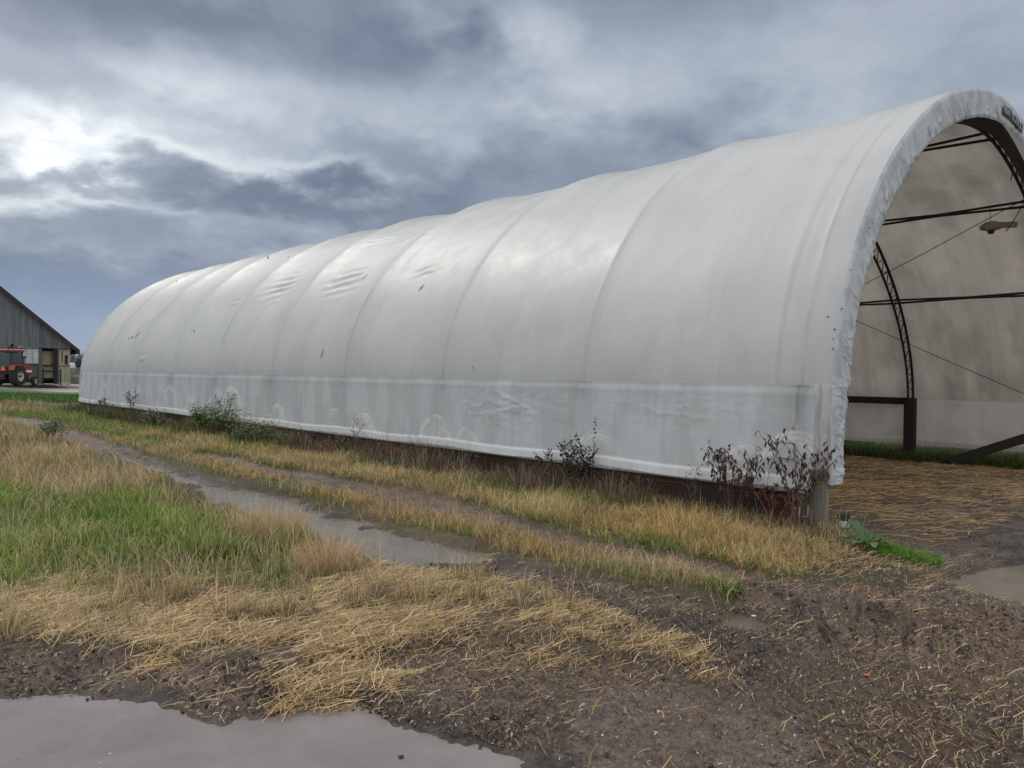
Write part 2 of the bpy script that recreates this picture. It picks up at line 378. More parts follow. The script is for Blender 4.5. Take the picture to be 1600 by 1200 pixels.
def build_ground():
    rr = np.concatenate([[0.02, .3, .7], np.exp(np.linspace(math.log(1.2), math.log(60), 620)), np.exp(np.linspace(math.log(62), math.log(2500), 60))])
    f1 = np.linspace(-44, 44, 900); th = np.concatenate([f1, np.linspace(45, 315, 180)])
    th = R(1) * th
    RR, TT = np.meshgrid(rr, th, indexing='ij')
    x = RR * np.sin(TT); y = RR * np.cos(TT)
    h, mud, inside, water, r, t, s, near = ground_all(x, y)
    n = x.shape
    c = np.zeros(n + (3,)); wet = np.zeros(n)
    def lerp(a, b, k): return a * (1 - k[..., None]) + np.array(b) * k[..., None]
    n1 = fbm(x, y, .8, 4, off=1); n2 = fbm(x, y, 5, 4, .6, off=8); n3 = fbm(x, y, 18, 3, .6, off=4)
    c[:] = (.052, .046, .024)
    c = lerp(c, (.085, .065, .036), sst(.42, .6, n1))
    lawn = sst(36, 40, y) * (1 - sst(62, 66, y))
    c = lerp(c, (.045, .085, .022), lawn)
    c = lerp(c, (.035, .070, .02), lawn * sst(.4, .7, n1))
    lane = sst(63, 65, y) * (1 - sst(100, 110, y)) * (x < 40)
    c = lerp(c, (.30, .27, .23), lane)
    c = lerp(c, (.07, .08, .035), sst(112, 125, r))
    wx, wy = warp(x, y)
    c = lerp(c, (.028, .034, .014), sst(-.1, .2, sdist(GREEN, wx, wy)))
    c = lerp(c, (.085, .062, .042), sst(-.1, .15, sdist(STRAW, wx, wy)))
    mc = np.zeros(n + (3,)); mc[:] = (.122, .089, .070)
    mc = lerp(mc, (.070, .054, .046), sst(.48, .62, n2))
    mc = lerp(mc, (.16, .13, .11), sst(.58, .74, n3) * .5)
    tan = sst(.46, .64, fbm(x, y, 1.1, 4, .6, off=77)) * (1 - sst(-1.2, -.2, water))
    mc = lerp(mc, (.15, .10, .066), tan * .7)
    c = c * (1 - mud[..., None]) + mc * mud[..., None]
    ic = np.zeros(n + (3,)); ic[:] = (.12, .075, .035); ic = lerp(ic, (.05, .032, .018), sst(.4, .65, n2)); ic = lerp(ic, (.22, .14, .06), sst(.5, .7, fbm(x, y, 2.5, 4, .6, off=90)) * sst(2.5, 6, t + s * .6))
    k = inside[..., None] * sst(1.0, 3.0, t + s * .3)[..., None]
    c = c * (1 - k) + ic * k
    mc_ = sst(-4.7, -4.3, t) * sst(-3.1, -3.5, t) * mud * (r < 40)
    c = c * (1 - .35 * mc_[..., None])
    wetk = mud * (1 - inside) * np.clip(.12 + sst(-.10, .02, water) * .5 + sst(.5, .66, fbm(x, y, 1.6, 3, off=15)) * .35, 0, 1)
    c = c * (1 - .45 * sst(-.22, 0, water)[..., None] * mud[..., None])
    v = np.stack([x, y, h], -1).reshape(-1, 3)
    nu, nv = n
    f = gridf(nu, nv)
    i = np.arange(nu - 1); wrapf = np.stack([i * nv + nv - 1, (i + 1) * nv + nv - 1, (i + 1) * nv, i * nv], -1)
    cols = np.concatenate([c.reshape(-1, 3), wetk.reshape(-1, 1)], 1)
    m = bpy.data.materials.new('ground'); m.use_nodes = True; w = NT(m.node_tree); b = w.n['Principled BSDF']
    a = w.new('ShaderNodeAttribute', attribute_name='Col'); tc = w.new('ShaderNodeTexCoord'); O = tc.outputs['Object']
    fine = w.noise(O, 55, 6, .7); mid = w.noise(O, 11, 5, .6)
    cc = w.mix(1, a.outputs['Color'], w.ramp(fine, [(.28, (.45,) * 3), (.5, (1,) * 3), (.72, (1.75, 1.7, 1.65))]), 'MULTIPLY')
    cc = w.mix(1, cc, w.ramp(mid, [(.3, (.75,) * 3), (.7, (1.25,) * 3)]), 'MULTIPLY')
    w.l.new(cc, b.inputs['Base Color'])
    ro = w.m('SUBTRACT', .95, w.m('MULTIPLY', a.outputs['Alpha'], w.rng(mid, .35, .65, .62, .3)))
    w.l.new(ro, b.inputs['Roughness']); b.inputs['Specular IOR Level'].default_value = .45
    bp = w.new('ShaderNodeBump'); bp.inputs['Strength'].default_value = .9; bp.inputs['Distance'].default_value = .02
    w.l.new(w.m('ADD', fine, mid), bp.inputs['Height']); w.l.new(bp.outputs[0], b.inputs['Normal'])
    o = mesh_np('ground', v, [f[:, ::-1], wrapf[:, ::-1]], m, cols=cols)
    tag(o, 'muddy farmyard ground with tyre ruts, verges and a far lawn', 'ground', kind='structure')
build_ground()

def build_water():
    def wmat(name, c, murk, rough=.03):
        m = bpy.data.materials.new(name); m.use_nodes = True; w = NT(m.node_tree); b = w.n['Principled BSDF']
        tc = w.new('ShaderNodeTexCoord'); O = tc.outputs['Object']
        n = w.noise(O, 2.2, 5, .6, .5)
        w.l.new(w.ramp(n, [(.3, tuple(x * .82 for x in c)), (.7, tuple(x * 1.15 for x in c))]), b.inputs['Base Color'])
        b.inputs['Roughness'].default_value = rough; b.inputs['IOR'].default_value = 1.4; b.inputs['Specular IOR Level'].default_value = .8
        bp = w.new('ShaderNodeBump'); bp.inputs['Strength'].default_value = .03; bp.inputs['Distance'].default_value = .02
        w.l.new(w.noise(O, 9, 3, .5), bp.inputs['Height']); w.l.new(bp.outputs[0], b.inputs['Normal'])
        return m
    specs = ((PUD1, -.075, 'brown puddle reflecting the grey sky in the bottom left foreground', (.20, .17, .16)),
             (PUD2, -.055, 'long rain puddle lying in the wet wheel rut beside the grass', (.135, .117, .105)),
             (PUD3, -.10, 'small brown puddle in the mud at the right edge by the barn opening', (.15, .125, .10)),
             (PUD4, -.075, 'tiny shallow puddle in the mud below the end of the grass strip', (.09, .06, .045)))
    for poly, lvl, lab, c in specs:
        cx, cy = poly.mean(0)
        q = []
        n = len(poly)
        # outline pushed 0.35 m outward; the ground sheet rises through it and makes the shore
        area = sum(poly[i][0] * poly[(i + 1) % n][1] - poly[(i + 1) % n][0] * poly[i][1] for i in range(n))
        sg = 1 if area > 0 else -1
        for i in range(n):
            d = poly[(i + 1) % n] - poly[i - 1]; d = d / np.linalg.norm(d); nr = np.array([d[1], -d[0]]) * sg
            q.append(tuple(poly[i] + nr * .22))
        me = bpy.data.meshes.new('puddle'); me.from_pydata([(a, b, lvl) for a, b in q], [], [tuple(range(n))[::sg]]); me.update()
        me.materials.append(wmat('puddle_water', c, .5)); o = bpy.data.objects.new('puddle_water', me); col.objects.link(o)
        tag(o, lab, 'puddle', kind='structure')
build_water()

# ================================================================ the fabric barn
def profile(n=400, off=0.):
    ph = np.linspace(0, math.pi, 4000); c = np.cos(ph); a = W / 2
    t = a - a * np.sign(c) * np.abs(c) ** (2 / 1.8); z = 4.66 * np.sin(ph).clip(0) ** (2 / 1.8) + Z0(t)
    L = np.concatenate([[0], np.cumsum(np.hypot(np.diff(t), np.diff(z)))])
    u = np.linspace(0, L[-1], n); t = np.interp(u, L, t); z = np.interp(u, L, z)
    for _ in range(2):
        t[1:-1] = (t[:-2] + 2 * t[1:-1] + t[2:]) / 4; z[1:-1] = (z[:-2] + 2 * z[1:-1] + z[2:]) / 4
    dt = np.gradient(t); dz = np.gradient(z); k = np.hypot(dt, dz); nt, nz = -dz / k, dt / k     # outward normal
    return t + nt * off, z + nz * off, nt, nz, u
barn = empty('fabric_barn', (PX, PY, 0), TH)
tag(barn, 'long arched white fabric shed with open end over a muddy yard', 'fabric barn')

def fabric_mat(name, trans, tint=(1, 1, 1), rough=.42, streak=.12, spec=.35):
    m = bpy.data.materials.new(name); m.use_nodes = True; w = NT(m.node_tree); b = w.n['Principled BSDF']
    a = w.new('ShaderNodeAttribute', attribute_name='Col'); tc = w.new('ShaderNodeTexCoord'); O = tc.outputs['Object']
    mp = w.new('ShaderNodeMapping'); mp.inputs['Scale'].default_value = (.5, 14, .5); w.l.new(O, mp.inputs[0])
    st = w.noise(mp.outputs[0], 1.2, 6, .65)
    mot = w.noise(O, 2.1, 6, .65)
    c = w.mix(1, a.outputs['Color'], w.ramp(st, [(.3, (1 - streak,) * 3), (.7, (1 + streak * .4,) * 3)]), 'MULTIPLY')
    c = w.mix(1, c, w.ramp(mot, [(.3, (.965, .965, .97)), (.7, (1.02, 1.015, 1.01))]), 'MULTIPLY')
    spk = w.noise(O, 120, 2, .5)
    c = w.mix(w.rng(spk, .70, .76, 0, .35), c, (.25, .25, .24))
    w.l.new(c, b.inputs['Base Color']); b.inputs['Specular IOR Level'].default_value = spec
    w.l.new(w.rng(mot, .3, .7, rough - .06, rough + .1), b.inputs['Roughness'])
    bp = w.new('ShaderNodeBump'); bp.inputs['Strength'].default_value = .22; bp.inputs['Distance'].default_value = .01
    w.l.new(w.m('ADD', w.noise(O, 22, 5, .6), w.m('MULTIPLY', st, .25)), bp.inputs['Height']); w.l.new(bp.outputs[0], b.inputs['Normal'])
    t = w.new('ShaderNodeBsdfTranslucent'); w.l.new(c, t.inputs[0]); mx = w.new('ShaderNodeMixShader'); mx.inputs[0].default_value = trans
    w.l.new(b.outputs[0], mx.inputs[1]); w.l.new(t.outputs[0], mx.inputs[2]); w.l.new(mx.outputs[0], w.n['Material Output'].inputs[0])
    return m
M_cover = fabric_mat('white_cover_fabric', .43, streak=.04, rough=.42, spec=.4)
M_skirt = fabric_mat('white_skirt_fabric', .28, streak=.06)
M_band = fabric_mat('white_band_fabric', .12, streak=.0)
M_lining = fabric_mat('dusty_inner_fabric', .6, rough=.8, spec=.1, streak=.10)

BAY = [.25, .34, .45, .58, .66, .72, .8, .9, .95, .9]
def sag(s, hfac):
    """inward sag between trusses; s array, hfac 0..1 up the arch"""
    u = (s - S0) / D; k = np.clip(np.floor(u), -1, 9).astype(int); f = u - np.floor(u)
    amp = np.where(k >= 0, np.array(BAY + [1.])[np.clip(k, 0, 9)], 0) * .20
    q = 4 * f * (1 - f); q = 1 - (1 - q) ** 1.35
    return amp * q * hfac
def cover_d(S, U, e):
    hf = sst(0, 3.2, e) * (.85 + .15 * sst(3, 8, e))
    return -sag(S, hf) + (fbm(S, U, .7, 3, off=3) - .5) * .030 * sst(0, 1, e) + (fbm(S * 1.6, U, .5, 3, off=33) - .5) * .008 * sst(0, 1, e)
def build_cover():
    # outer cover: from seam to seam
    na = 420; t, z, nt, nz, u = profile(na)
    s = np.unique(np.concatenate([np.linspace(0, LEN, 700)] + [S0 + D * k + np.array([-.02, 0, .02]) for k in range(10)]))
    s = s[s <= LEN]
    S, T = np.meshgrid(s, t, indexing='ij'); Z = np.broadcast_to(z, S.shape); NT_ = np.broadcast_to(nt, S.shape); NZ = np.broadcast_to(nz, S.shape); U = np.broadcast_to(u, S.shape)
    um = u[-1]; e = np.minimum(U, um - U)
    hf = sst(0, 3.2, e) * (.85 + .15 * sst(3, 8, e))
    d = cover_d(S, U, e)
    # slack puckers
    for (ps, pu, w_, h_, amp) in ((14.6, 2.55, .55, .45, .05), (11.3, 2.4, .6, .4, .05), (16.8, 2.2, .25, .15, .05), (8.3, 2.3, .3, .15, .04), (21.8, .45, .2, .15, .05), (11.8, 4.1, .5, .2, .03), (10.1, 3.6, .5, .2, .03)):
        g = np.exp(-((S - ps) / w_) ** 2 - ((U - pu) / h_) ** 2); d = d + g * amp * .42 * np.sin((U - pu) * 24 + (S - ps) * 4 + 6 * fbm(S, U, 1.7, 2, off=ps)) 
    # thread-like seam close to the open end and a few long diagonal tension folds near the corner
    ff = (S - S0) / D; ff = np.abs(ff - np.round(ff)) * D
    d = d + .010 * np.exp(-(ff / .05) ** 2) * sst(.1, 1.5, e)
    d = d + .008 * np.exp(-((S - (.62 + .05 * np.sin(U))) / .03) ** 2)
    x = T + NT_ * d; zz = Z + NZ * d
    c = np.zeros(S.shape + (3,)); c[:] = (.725, .75, .775)
    dirt = sst(.42, .7, fbm(S * 1.6, U, .8, 4, .6, off=50)); c *= (1 - .05 * dirt[..., None])
    run = sst(.5, .75, fbm(S * 7, U * .35, 1, 4, .6, off=12)); c *= (1 - .03 * run[..., None])
    # darker toward the crown; crease shade painted as a dark line at every truss
    c *= (1 - .28 * sst(4.2, 7, e) * (.6 + .6 * fbm(S, U, 2, 3, off=4)))[..., None] * np.array([1, .985, .97])
    f = (S - S0) / D; f = np.abs(f - np.round(f)) * D
    c *= (1 - .17 * np.exp(-(f / .022) ** 2) * sst(.2, .8, fbm(S, U, 1.5, 3, off=66) * 1.3))[..., None]
    c *= (1 - .10 * np.exp(-((S - .62) / .02) ** 2))[..., None]
    v = np.stack([x, S, zz], -1).reshape(-1, 3)
    mesh_np('roof_cover', v, gridf(*S.shape), M_cover, barn, c.reshape(-1, 3))
    # lining, 2 cm inside
    ns = 260; na2 = 160; t, z, nt, nz, u = profile(na2); s = np.linspace(.03, LEN - .05, ns); S, T = np.meshgrid(s, t, indexing='ij')
    Z = np.broadcast_to(z, S.shape); U = np.broadcast_to(u, S.shape); e = np.minimum(U, u[-1] - U)
    d = -sag(S, sst(0, 3.2, e)) - .04 + (fbm(S, U, .9, 3, off=8) - .5) * .03
    x = T + nt * d; zz = Z + nz * d
    c = np.zeros(S.shape + (3,)); c[:] = (.85, .775, .685)
    k = sst(.45, .68, fbm(S * 2.2, U * .8, .9, 5, .6, off=70)); c *= (1 - .22 * k[..., None])
    k = sst(.52, .7, fbm(S * 5, U * .5, 1, 4, .6, off=81)); c *= (1 - .09 * k[..., None])
    k = sst(.55, .7, fbm(S, U, 1.2, 3, .5, off=95)); c *= (1 + .12 * k[..., None])
    v = np.stack([x, S, zz], -1).reshape(-1, 3)
    tag(mesh_np('inner_lining', v, gridf(*S.shape)[:, ::-1], M_lining, barn, c.reshape(-1, 3)), 'dusty tan underside of the fabric')
build_cover()

ARCS = [(1247, .62, .42, 1), (1168, .50, .34, .9), (940, .48, .42, .9), (905, .45, .3, .5), (685, .46, .46, 1), (735, .42, .34, .6), (571, .44, .42, 1), (525, .46, .45, .6), (436, .45, .45, .8),
        (385, .42, .45, 1), (365, .5, .75, 1), (344, .45, .75, .9), (300, .4, .55, .6), (268, .5, .7, .7), (255, .45, .7, .6), (217, .45, .7, .6), (164, .45, .75, .6), (132, .5, .7, .6)]
def build_skirt():
    for side in (0, 1):
        near = side == 0
        bottom = .405 if near else -.02
        s = np.linspace(.17 if near else 0, LEN, 2100 if near else 400)
        top = Z0(0) + .012 if near else Z0(W) + .012
        z = np.linspace(bottom, top, 84 if near else 30)
        S, Z = np.meshgrid(s, z, indexing='ij'); hz = (top - Z) / (top - bottom)
        hemsag = .035 * np.sin((S - S0) / D * math.pi) ** 2 * hz
        out = .012 + .02 * sst(0, .1, hz) + .03 * hz
        f = (S - S0) / D; fd = np.abs(f - np.round(f)) * D
        d = out + (fbm(S, Z, 1.4, 3, off=6) - .5) * .035 * hz
        d = d + .016 * np.exp(-(fd / .05) ** 2) * sst(.02, .1, hz)                                  # the post pushes through
        wr = fbm(S * 1.9 + Z * .8, Z * 5 - S * .5, 1.0, 3, .6, off=44 + side)
        wk = np.exp(-((S - 4.9) / 1.0) ** 2 - ((Z - 1.12) / .26) ** 2) + .6 * np.exp(-((S - 1.9) / .9) ** 2 - ((Z - 1.2) / .14) ** 2) + .12
        d = d + wk * .008 * (1 - np.abs(wr * 2 - 1)) ** 3 * 1.6
        hem = sst(.13, .10, Z - bottom) if near else sst(.10, .08, Z - bottom)
        d = d + hem * .018
        c = np.zeros(S.shape + (3,))
        if near:
            c[:] = (.66, .68, .70)
            g = sst(.40, .62, fbm(S * 3, Z * .8, 1, 4, .6, off=14)); c *= (1 - .12 * g[..., None])
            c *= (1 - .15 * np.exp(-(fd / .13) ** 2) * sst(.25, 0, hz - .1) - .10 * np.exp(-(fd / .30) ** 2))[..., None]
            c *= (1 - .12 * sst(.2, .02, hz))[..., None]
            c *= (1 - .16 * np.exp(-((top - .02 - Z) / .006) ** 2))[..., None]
            # scuffs where wind-blown weeds wiped the cloth clean
            k = np.zeros(S.shape)
            for (px_, cz, rad, st) in ARCS:
                cs = wall_s(px_); dx = (S - cs) * (1 + .12 * math.sin(cs * 9)); dz = (Z - cz); q = np.hypot(dx, dz)
                ang = np.arctan2(dz, dx)
                rings = .5 + .5 * np.sin(q * 95 + 5 * fbm(S, Z, 3, 2, off=cs) + 2 * np.sin(ang * 2))
                env = sst(rad, rad * .93, q) * sst(rad * .30, rad * .95, q) ** .8 * sst(-.1, .25, dz + .12)
                br = sst(.40, .60, fbm(ang * 1.3 + cs, q * 9, 1, 3, .6, off=cs * 3))
                k = np.maximum(k, st * env * (.35 + .65 * rings) * (.25 + .75 * br))
                k = np.maximum(k, .55 * st * sst(rad * .62, rad * .2, q) * fbm(S, Z, 5, 3, off=cs + 4))
            k = k * (1 - hem * .5)
            c = c * (1 - k[..., None]) + np.array([.93, .94, .945]) * k[..., None]
            hk = hem * (.80 + .2 * fbm(S, Z, 6, 3, off=9)); c = c * (1 - hk[..., None]) + np.array([.84, .85, .855]) * hk[..., None]
            # dark drips next to the end post
            dr = np.exp(-((S - .36) / .10) ** 2) * sst(.45, .65, fbm(S * 22, Z * 1.2, 1, 4, .6, off=19)) * sst(1.0, .2, hz)
            c *= (1 - .3 * dr[..., None])
        else:
            c[:] = (.64, .585, .53)
            c *= (1 - .25 * hem[..., None]); g = sst(.4, .65, fbm(S * 2, Z * 2, 1, 4, .6, off=24)); c *= (1 - .12 * g[..., None])
        t0 = -d if near else W + d
        Z2 = Z - hemsag * 0 + (hemsag if near else 0) * .0
        Z2 = Z2 - .03 * np.sin((S - S0) / D * math.pi) ** 2 * hz
        v = np.stack([np.broadcast_to(t0, S.shape), S, Z2], -1).reshape(-1, 3)
        f_ = gridf(*S.shape)
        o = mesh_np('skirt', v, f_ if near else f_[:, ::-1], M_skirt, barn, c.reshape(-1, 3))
        tag(o, 'lower skirt of the cover with scuffed arcs' if near else 'pale lower cloth of the far wall')
    # corner flap between skirt and end band
    s = np.linspace(-.02, .185, 24); z = np.linspace(.475, Z0(0) + .02, 60); S, Z = np.meshgrid(s, z, indexing='ij')
    d = .020 + (fbm(S * 6, Z * 2, 1.5, 3, off=2) - .5) * .03 + .012 * np.sin(S * 60 + fbm(S, Z, 2, 2) * 5)
    c = np.zeros(S.shape + (3,)); c[:] = (.64, .655, .665); g = sst(.45, .65, fbm(S * 9, Z * 2, 1, 4, .6, off=31)); c *= (1 - .2 * g[..., None])
    mesh_np('corner_flap', np.stack([-d, S, Z], -1).reshape(-1, 3), gridf(*S.shape), M_skirt, barn, c.reshape(-1, 3))
build_skirt()

def build_band():
    # pleated cloth pulled round the end truss: from the cover edge inward .42 m, plus legs down to the hem
    t, z, nt, nz, u = profile(2400)
    # straight legs
    zl = np.linspace(.47, Z0(0), 150)[:-1]; zr = np.linspace(Z0(W), .05, 150)[1:]
    t = np.concatenate([np.full(len(zl), -.02), t, np.full(len(zr), W + .02)]); z = np.concatenate([zl, z, zr])
    nt = np.concatenate([np.full(len(zl), -1.), nt, np.full(len(zr), 1.)]); nz = np.concatenate([np.zeros(len(zl)), nz, np.zeros(len(zr))])
    k = 14
    for _ in range(6):
        ntp = np.pad(nt, k, 'edge'); nzp = np.pad(nz, k, 'edge'); ker = np.ones(2 * k + 1) / (2 * k + 1)
        nt = np.convolve(ntp, ker, 'valid'); nz = np.convolve(nzp, ker, 'valid')
    u = np.concatenate([[0], np.cumsum(np.hypot(np.diff(t), np.diff(z)))])
    wv = np.concatenate([np.linspace(0, 1, 26)])
    U, V = np.meshgrid(u, wv, indexing='ij')
    width = .41 - .13 * sst(1.3, .2, U) - .0 * U
    width = width + .006 * (fbm(U * 9, U * 0, 1, 2) - .5)
    inw = V * width
    diag = U + V * .16 * np.sin(U * .45 + .5)
    r1 = 1 - np.abs(fbm(diag * 8.5, V * .9, 1, 2, .4, off=7) * 2 - 1); r2 = 1 - np.abs(fbm(diag * 17, V * 1.6, 1, 2, .5, off=57) * 2 - 1)
    am = (.45 + .55 * sst(.35, .6, fbm(U, V * .4, 1.3, 3, off=19)))
    pl = (r1 ** 9 * .034 + r2 ** 8 * .014) * am * (.10 + .90 * sst(.0, .85, V)) + (fbm(U * 4, V * 3, 3, 4, .6, off=29) - .5) * .007 * V
    # tension folds running from the corner at the skirt seam
    crease = (r1 ** 9) * V
    pk = np.exp(-((U - 1.15) / .35) ** 2); pl = pl + pk * .022 * np.sin((U * 22 + V * 16)) * V
    S = -.02 - pl * .9 + .03 * sst(.0, .12, .12 - V) * 0 + .02 * (1 - sst(0, .1, V))
    # rolled inner edge
    rb = sst(.9, 1, V); S = S + rb * .02
    x = t[:, None] - nt[:, None] * inw; zz = z[:, None] - nz[:, None] * inw
    x = np.where(V == 0, x + nt[:, None] * .004, x)
    c = np.zeros(U.shape + (3,)); c[:] = (.53, .55, .575); g = sst(.4, .7, fbm(U * 5, V * 2, 1.3, 4, .6, off=52)); c *= (1 - .22 * g[..., None])  # base tone darkened to carry the shade of the front-facing band, mottled on top
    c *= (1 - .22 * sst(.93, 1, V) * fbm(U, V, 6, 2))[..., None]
    v = np.stack([x, S, zz], -1).reshape(-1, 3)
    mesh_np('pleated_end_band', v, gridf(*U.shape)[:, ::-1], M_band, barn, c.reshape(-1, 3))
    # dark printed strip with pale lettering on the band, right of the crown
    L0 = len(zl)
    tt, zz_, n_t, n_z, uu = profile(800); 
    i0 = np.argmin(np.abs(tt - 5.62)); i1 = np.argmin(np.abs(tt - 6.72))
    idx = np.linspace(i0, i1, 60).astype(int)
    v = []; 
    for j, i in enumerate(idx):
        f = j / 59; a, b = (.15, .29) if f < .42 else ((.19, .30) if f < .55 else (.17, .31))
        for q in (a, b): v.append((tt[i] - n_t[i] * q, -.056, zz_[i] - n_z[i] * q))
    strip = mesh_np('printed_strip', np.array(v), gridf(60, 2)[:, ::-1], M_blackplastic, barn)
    def glyph(mb, f0, f1, q0, q1):
        a = idx[int(f0 * 59)]; b = idx[int(f1 * 59)]
        pts = [(tt[a] - n_t[a] * q0, zz_[a] - n_z[a] * q0), (tt[b] - n_t[b] * q1, zz_[b] - n_z[b] * q1)]
        mb.tube([(pts[0][0], -.060, pts[0][1]), (pts[1][0], -.060, pts[1][1])], .0075, 4)
    for L_ in (((.06, .06, .17, .27), (.06, .12, .22, .17), (.06, .12, .22, .27)), ((.17, .17, .19, .26), (.17, .22, .19, .19), (.22, .22, .19, .26), (.17, .22, .26, .26)), ((.28, .28, .18, .26), (.28, .33, .18, .19)),
               ((.47, .47, .20, .29), (.47, .52, .20, .20), (.47, .52, .24, .24), (.47, .52, .29, .29)), ((.60, .66, .19, .19), (.66, .60, .19, .29), (.60, .66, .29, .29)), ((.74, .74, .19, .29), (.74, .80, .24, .19)), ((.87, .87, .19, .29), (.87, .93, .29, .29))):
        mb = MB()
        for st in L_: glyph(mb, *st)
        mb.build('letter', M_label, strip)
build_band()

def build_frame():
    t, z, nt, nz, u = profile(90)
    def chord(off): return t - nt * off, z - nz * off
    # lattice truss, one mesh; copies share it
    mb = MB(); to, zo = chord(.07); ti, zi = chord(.40)
    mb.tube([(a, 0, b) for a, b in zip(to, zo)], .032, 6); mb.tube([(a, 0, b) for a, b in zip(ti, zi)], .028, 6)
    for i in range(0, 88, 2):
        mb.tube([(to[i], 0, zo[i]), (ti[i + 1], 0, zi[i + 1])], .011, 4, False); mb.tube([(ti[i + 1], 0, zi[i + 1]), (to[i + 2], 0, zo[i + 2])], .011, 4, False)
    tr = mb.build('lattice_truss', M_black, barn); tr.location = (0, S0 + D, 0)
    for k in [0] + list(range(2, 10)):
        c = tr.copy(); col.objects.link(c); c.parent = barn; c.location = (0, S0 + D * k, 0)
    # rusty sheet closing the first truss
    mb = MB(); n = 90
    for off0, off1, y, dy in ((.06, .43, S0 - .08, .012),):
        a0, b0 = chord(off0); a1, b1 = chord(off1)
        v = []
        for i in range(n): v += [(a0[i], y, b0[i]), (a1[i], y, b1[i]), (a1[i], y + dy, b1[i]), (a0[i], y + dy, b0[i])]
        f = []
        for i in range(n - 1):
            for j in range(4): f.append((i * 4 + j, i * 4 + (j + 1) % 4, i * 4 + 4 + (j + 1) % 4, i * 4 + 4 + j))
        mb.add(v, f)
    mb.build('truss_sheet', M_brownsteel, barn)
    # purlins: tube pairs
    for (ft, off) in ((6.55, .12), (8.95, .12), (11.05, .12), (3.2, .12), (1.2, .12)):
        i = int(np.argmin(np.abs(t - ft))); mb = MB()
        for k in range(9):
            y0, y1 = S0 + D * k, S0 + D * (k + 1)
            p = lambda o, y: (t[i] - nt[i] * o, y, z[i] - nz[i] * o)
            mb.tube([p(.28, y0), p(.335, (y0 + y1) / 2), p(.28, y1)], .024, 6); mb.tube([p(.41, y0), p(.36, (y0 + y1) / 2), p(.41, y1)], .024, 6)
        mb.build('purlin', M_black, barn)
    # bracing cables in the first bay and a hanging cable end
    for pts in (((8.62, .33, 4.92), (11.0, 4.6, 3.05 + .62)), ((11.7, .33, .95), (10.85, 4.9, 3.25)), ((8.62, .33, 4.92), (9.05, .75, 4.42)), ((6.9, .1, 5.35), (7.1, .2, 4.95))):
        a, b = Vector(pts[0]), Vector(pts[1]); m_ = (a + b) / 2 - Vector((0, 0, .02))
        MB().tube([a, m_, b], .0085, 5).build('bracing_cable', M_cable, barn)
    # wall posts
    for k in range(10):
        y = S0 + D * k
        MB().box((.13, y, .7), (.14, .14, 1.65)).build('wall_post', M_postdark, barn)
    for k in range(1, 10):
        y = S0 + D * k
        MB().box((W - .25, y, .3), (.20, .24, 1.62)).build('wall_post', M_postdark, barn, bevel=.01)
    # boards
    mb = MB()
    for r_ in range(3):
        y = .45
        while y < LEN - .1:
            L = min(rnd.uniform(2.8, 4.2), LEN - y); mb.box((.045 + rnd.uniform(-.006, .006), y + L / 2 - .003, -.02 + r_ * .20), (.035, L - .008, .19)); y += L
    o = mb.build('kneewall_boards', M_wooddark, barn); tag(o, 'dark wet planks showing under the skirt')
    MB().box((W - .22, (S0 + D + LEN) / 2, 1.03), (.05, LEN - S0 - D, .17)).build('top_rail', M_postdark, barn)
    MB().tube([(.0, .10, .375), (.0, LEN, .385)], .032, 12).build('hem_pipe', M_white_pipe, barn, smooth=True)
    MB().tube([(.0, .085, .375), (.0, .12, .375)], .036, 12).build('pipe_cap', M_blackplastic, barn, smooth=True)
    # end post with grain
    n = 14; v = []; zs = np.linspace(-.15, .62, 16)
    mb = MB()
    prof = []
    for zc in zs:
        for j in range(28):
            a = 2 * math.pi * j / 28; rr = .098 * (1 + .06 * math.sin(3 * a + 1) + .05 * math.sin(11 * a + zc * 2) + .03 * rnd.uniform(-1, 1))
            v.append((.02 + rr * math.cos(a), .13 + rr * math.sin(a) , zc))
    f = [(i * 28 + j, i * 28 + (j + 1) % 28, (i + 1) * 28 + (j + 1) % 28, (i + 1) * 28 + j) for i in range(15) for j in range(28)]
    mb.add(v, f).build('end_post', M_post, barn, smooth=True)
    MB().box((.20, .06, .85), (.12, .1, .5)).build('post_bracket', M_black, barn)
    MB().box((.10, .31, .25), (.14, .14, .72)).build('doubled_post', M_post, barn, bevel=.01)
    # right-hand end post (out of frame) keeps the arch standing
    MB().box((W - .12, .02, .25), (.2, .2, 1.6)).build('end_post', M_post, barn, bevel=.02)
    # diagonal timber on the far wall
    a, b = Vector((W - 1.0, 2.35, -.30)), Vector((W - .55, -.25, .85))
    d = (b - a); q = d.to_track_quat('X', 'Z').to_matrix()
    MB().box((a + b) / 2, (d.length, .12, .20), q).build('diagonal_brace', M_postdark, barn, bevel=.01)
    # patch on the skirt with a stitched frame
    pt = MB().box((-.067, .475, .80), (.006, .20, .17)).build('square_patch', M_patch, barn, bevel=.002)
    mb = MB()
    for c0, dd in (((-.072, .475, .885), (.006, .21, .008)), ((-.072, .475, .715), (.006, .21, .008)), ((-.072, .375, .80), (.0065, .008, .17)), ((-.072, .575, .80), (.0065, .008, .17))): mb.box(c0, dd)
    mb.build('patch_border', mat('stitching', (.22, .23, .24), .8), pt)
    # small tears (dark slits) on the cover
    tt, zz, n_t, n_z, uu = profile(800)
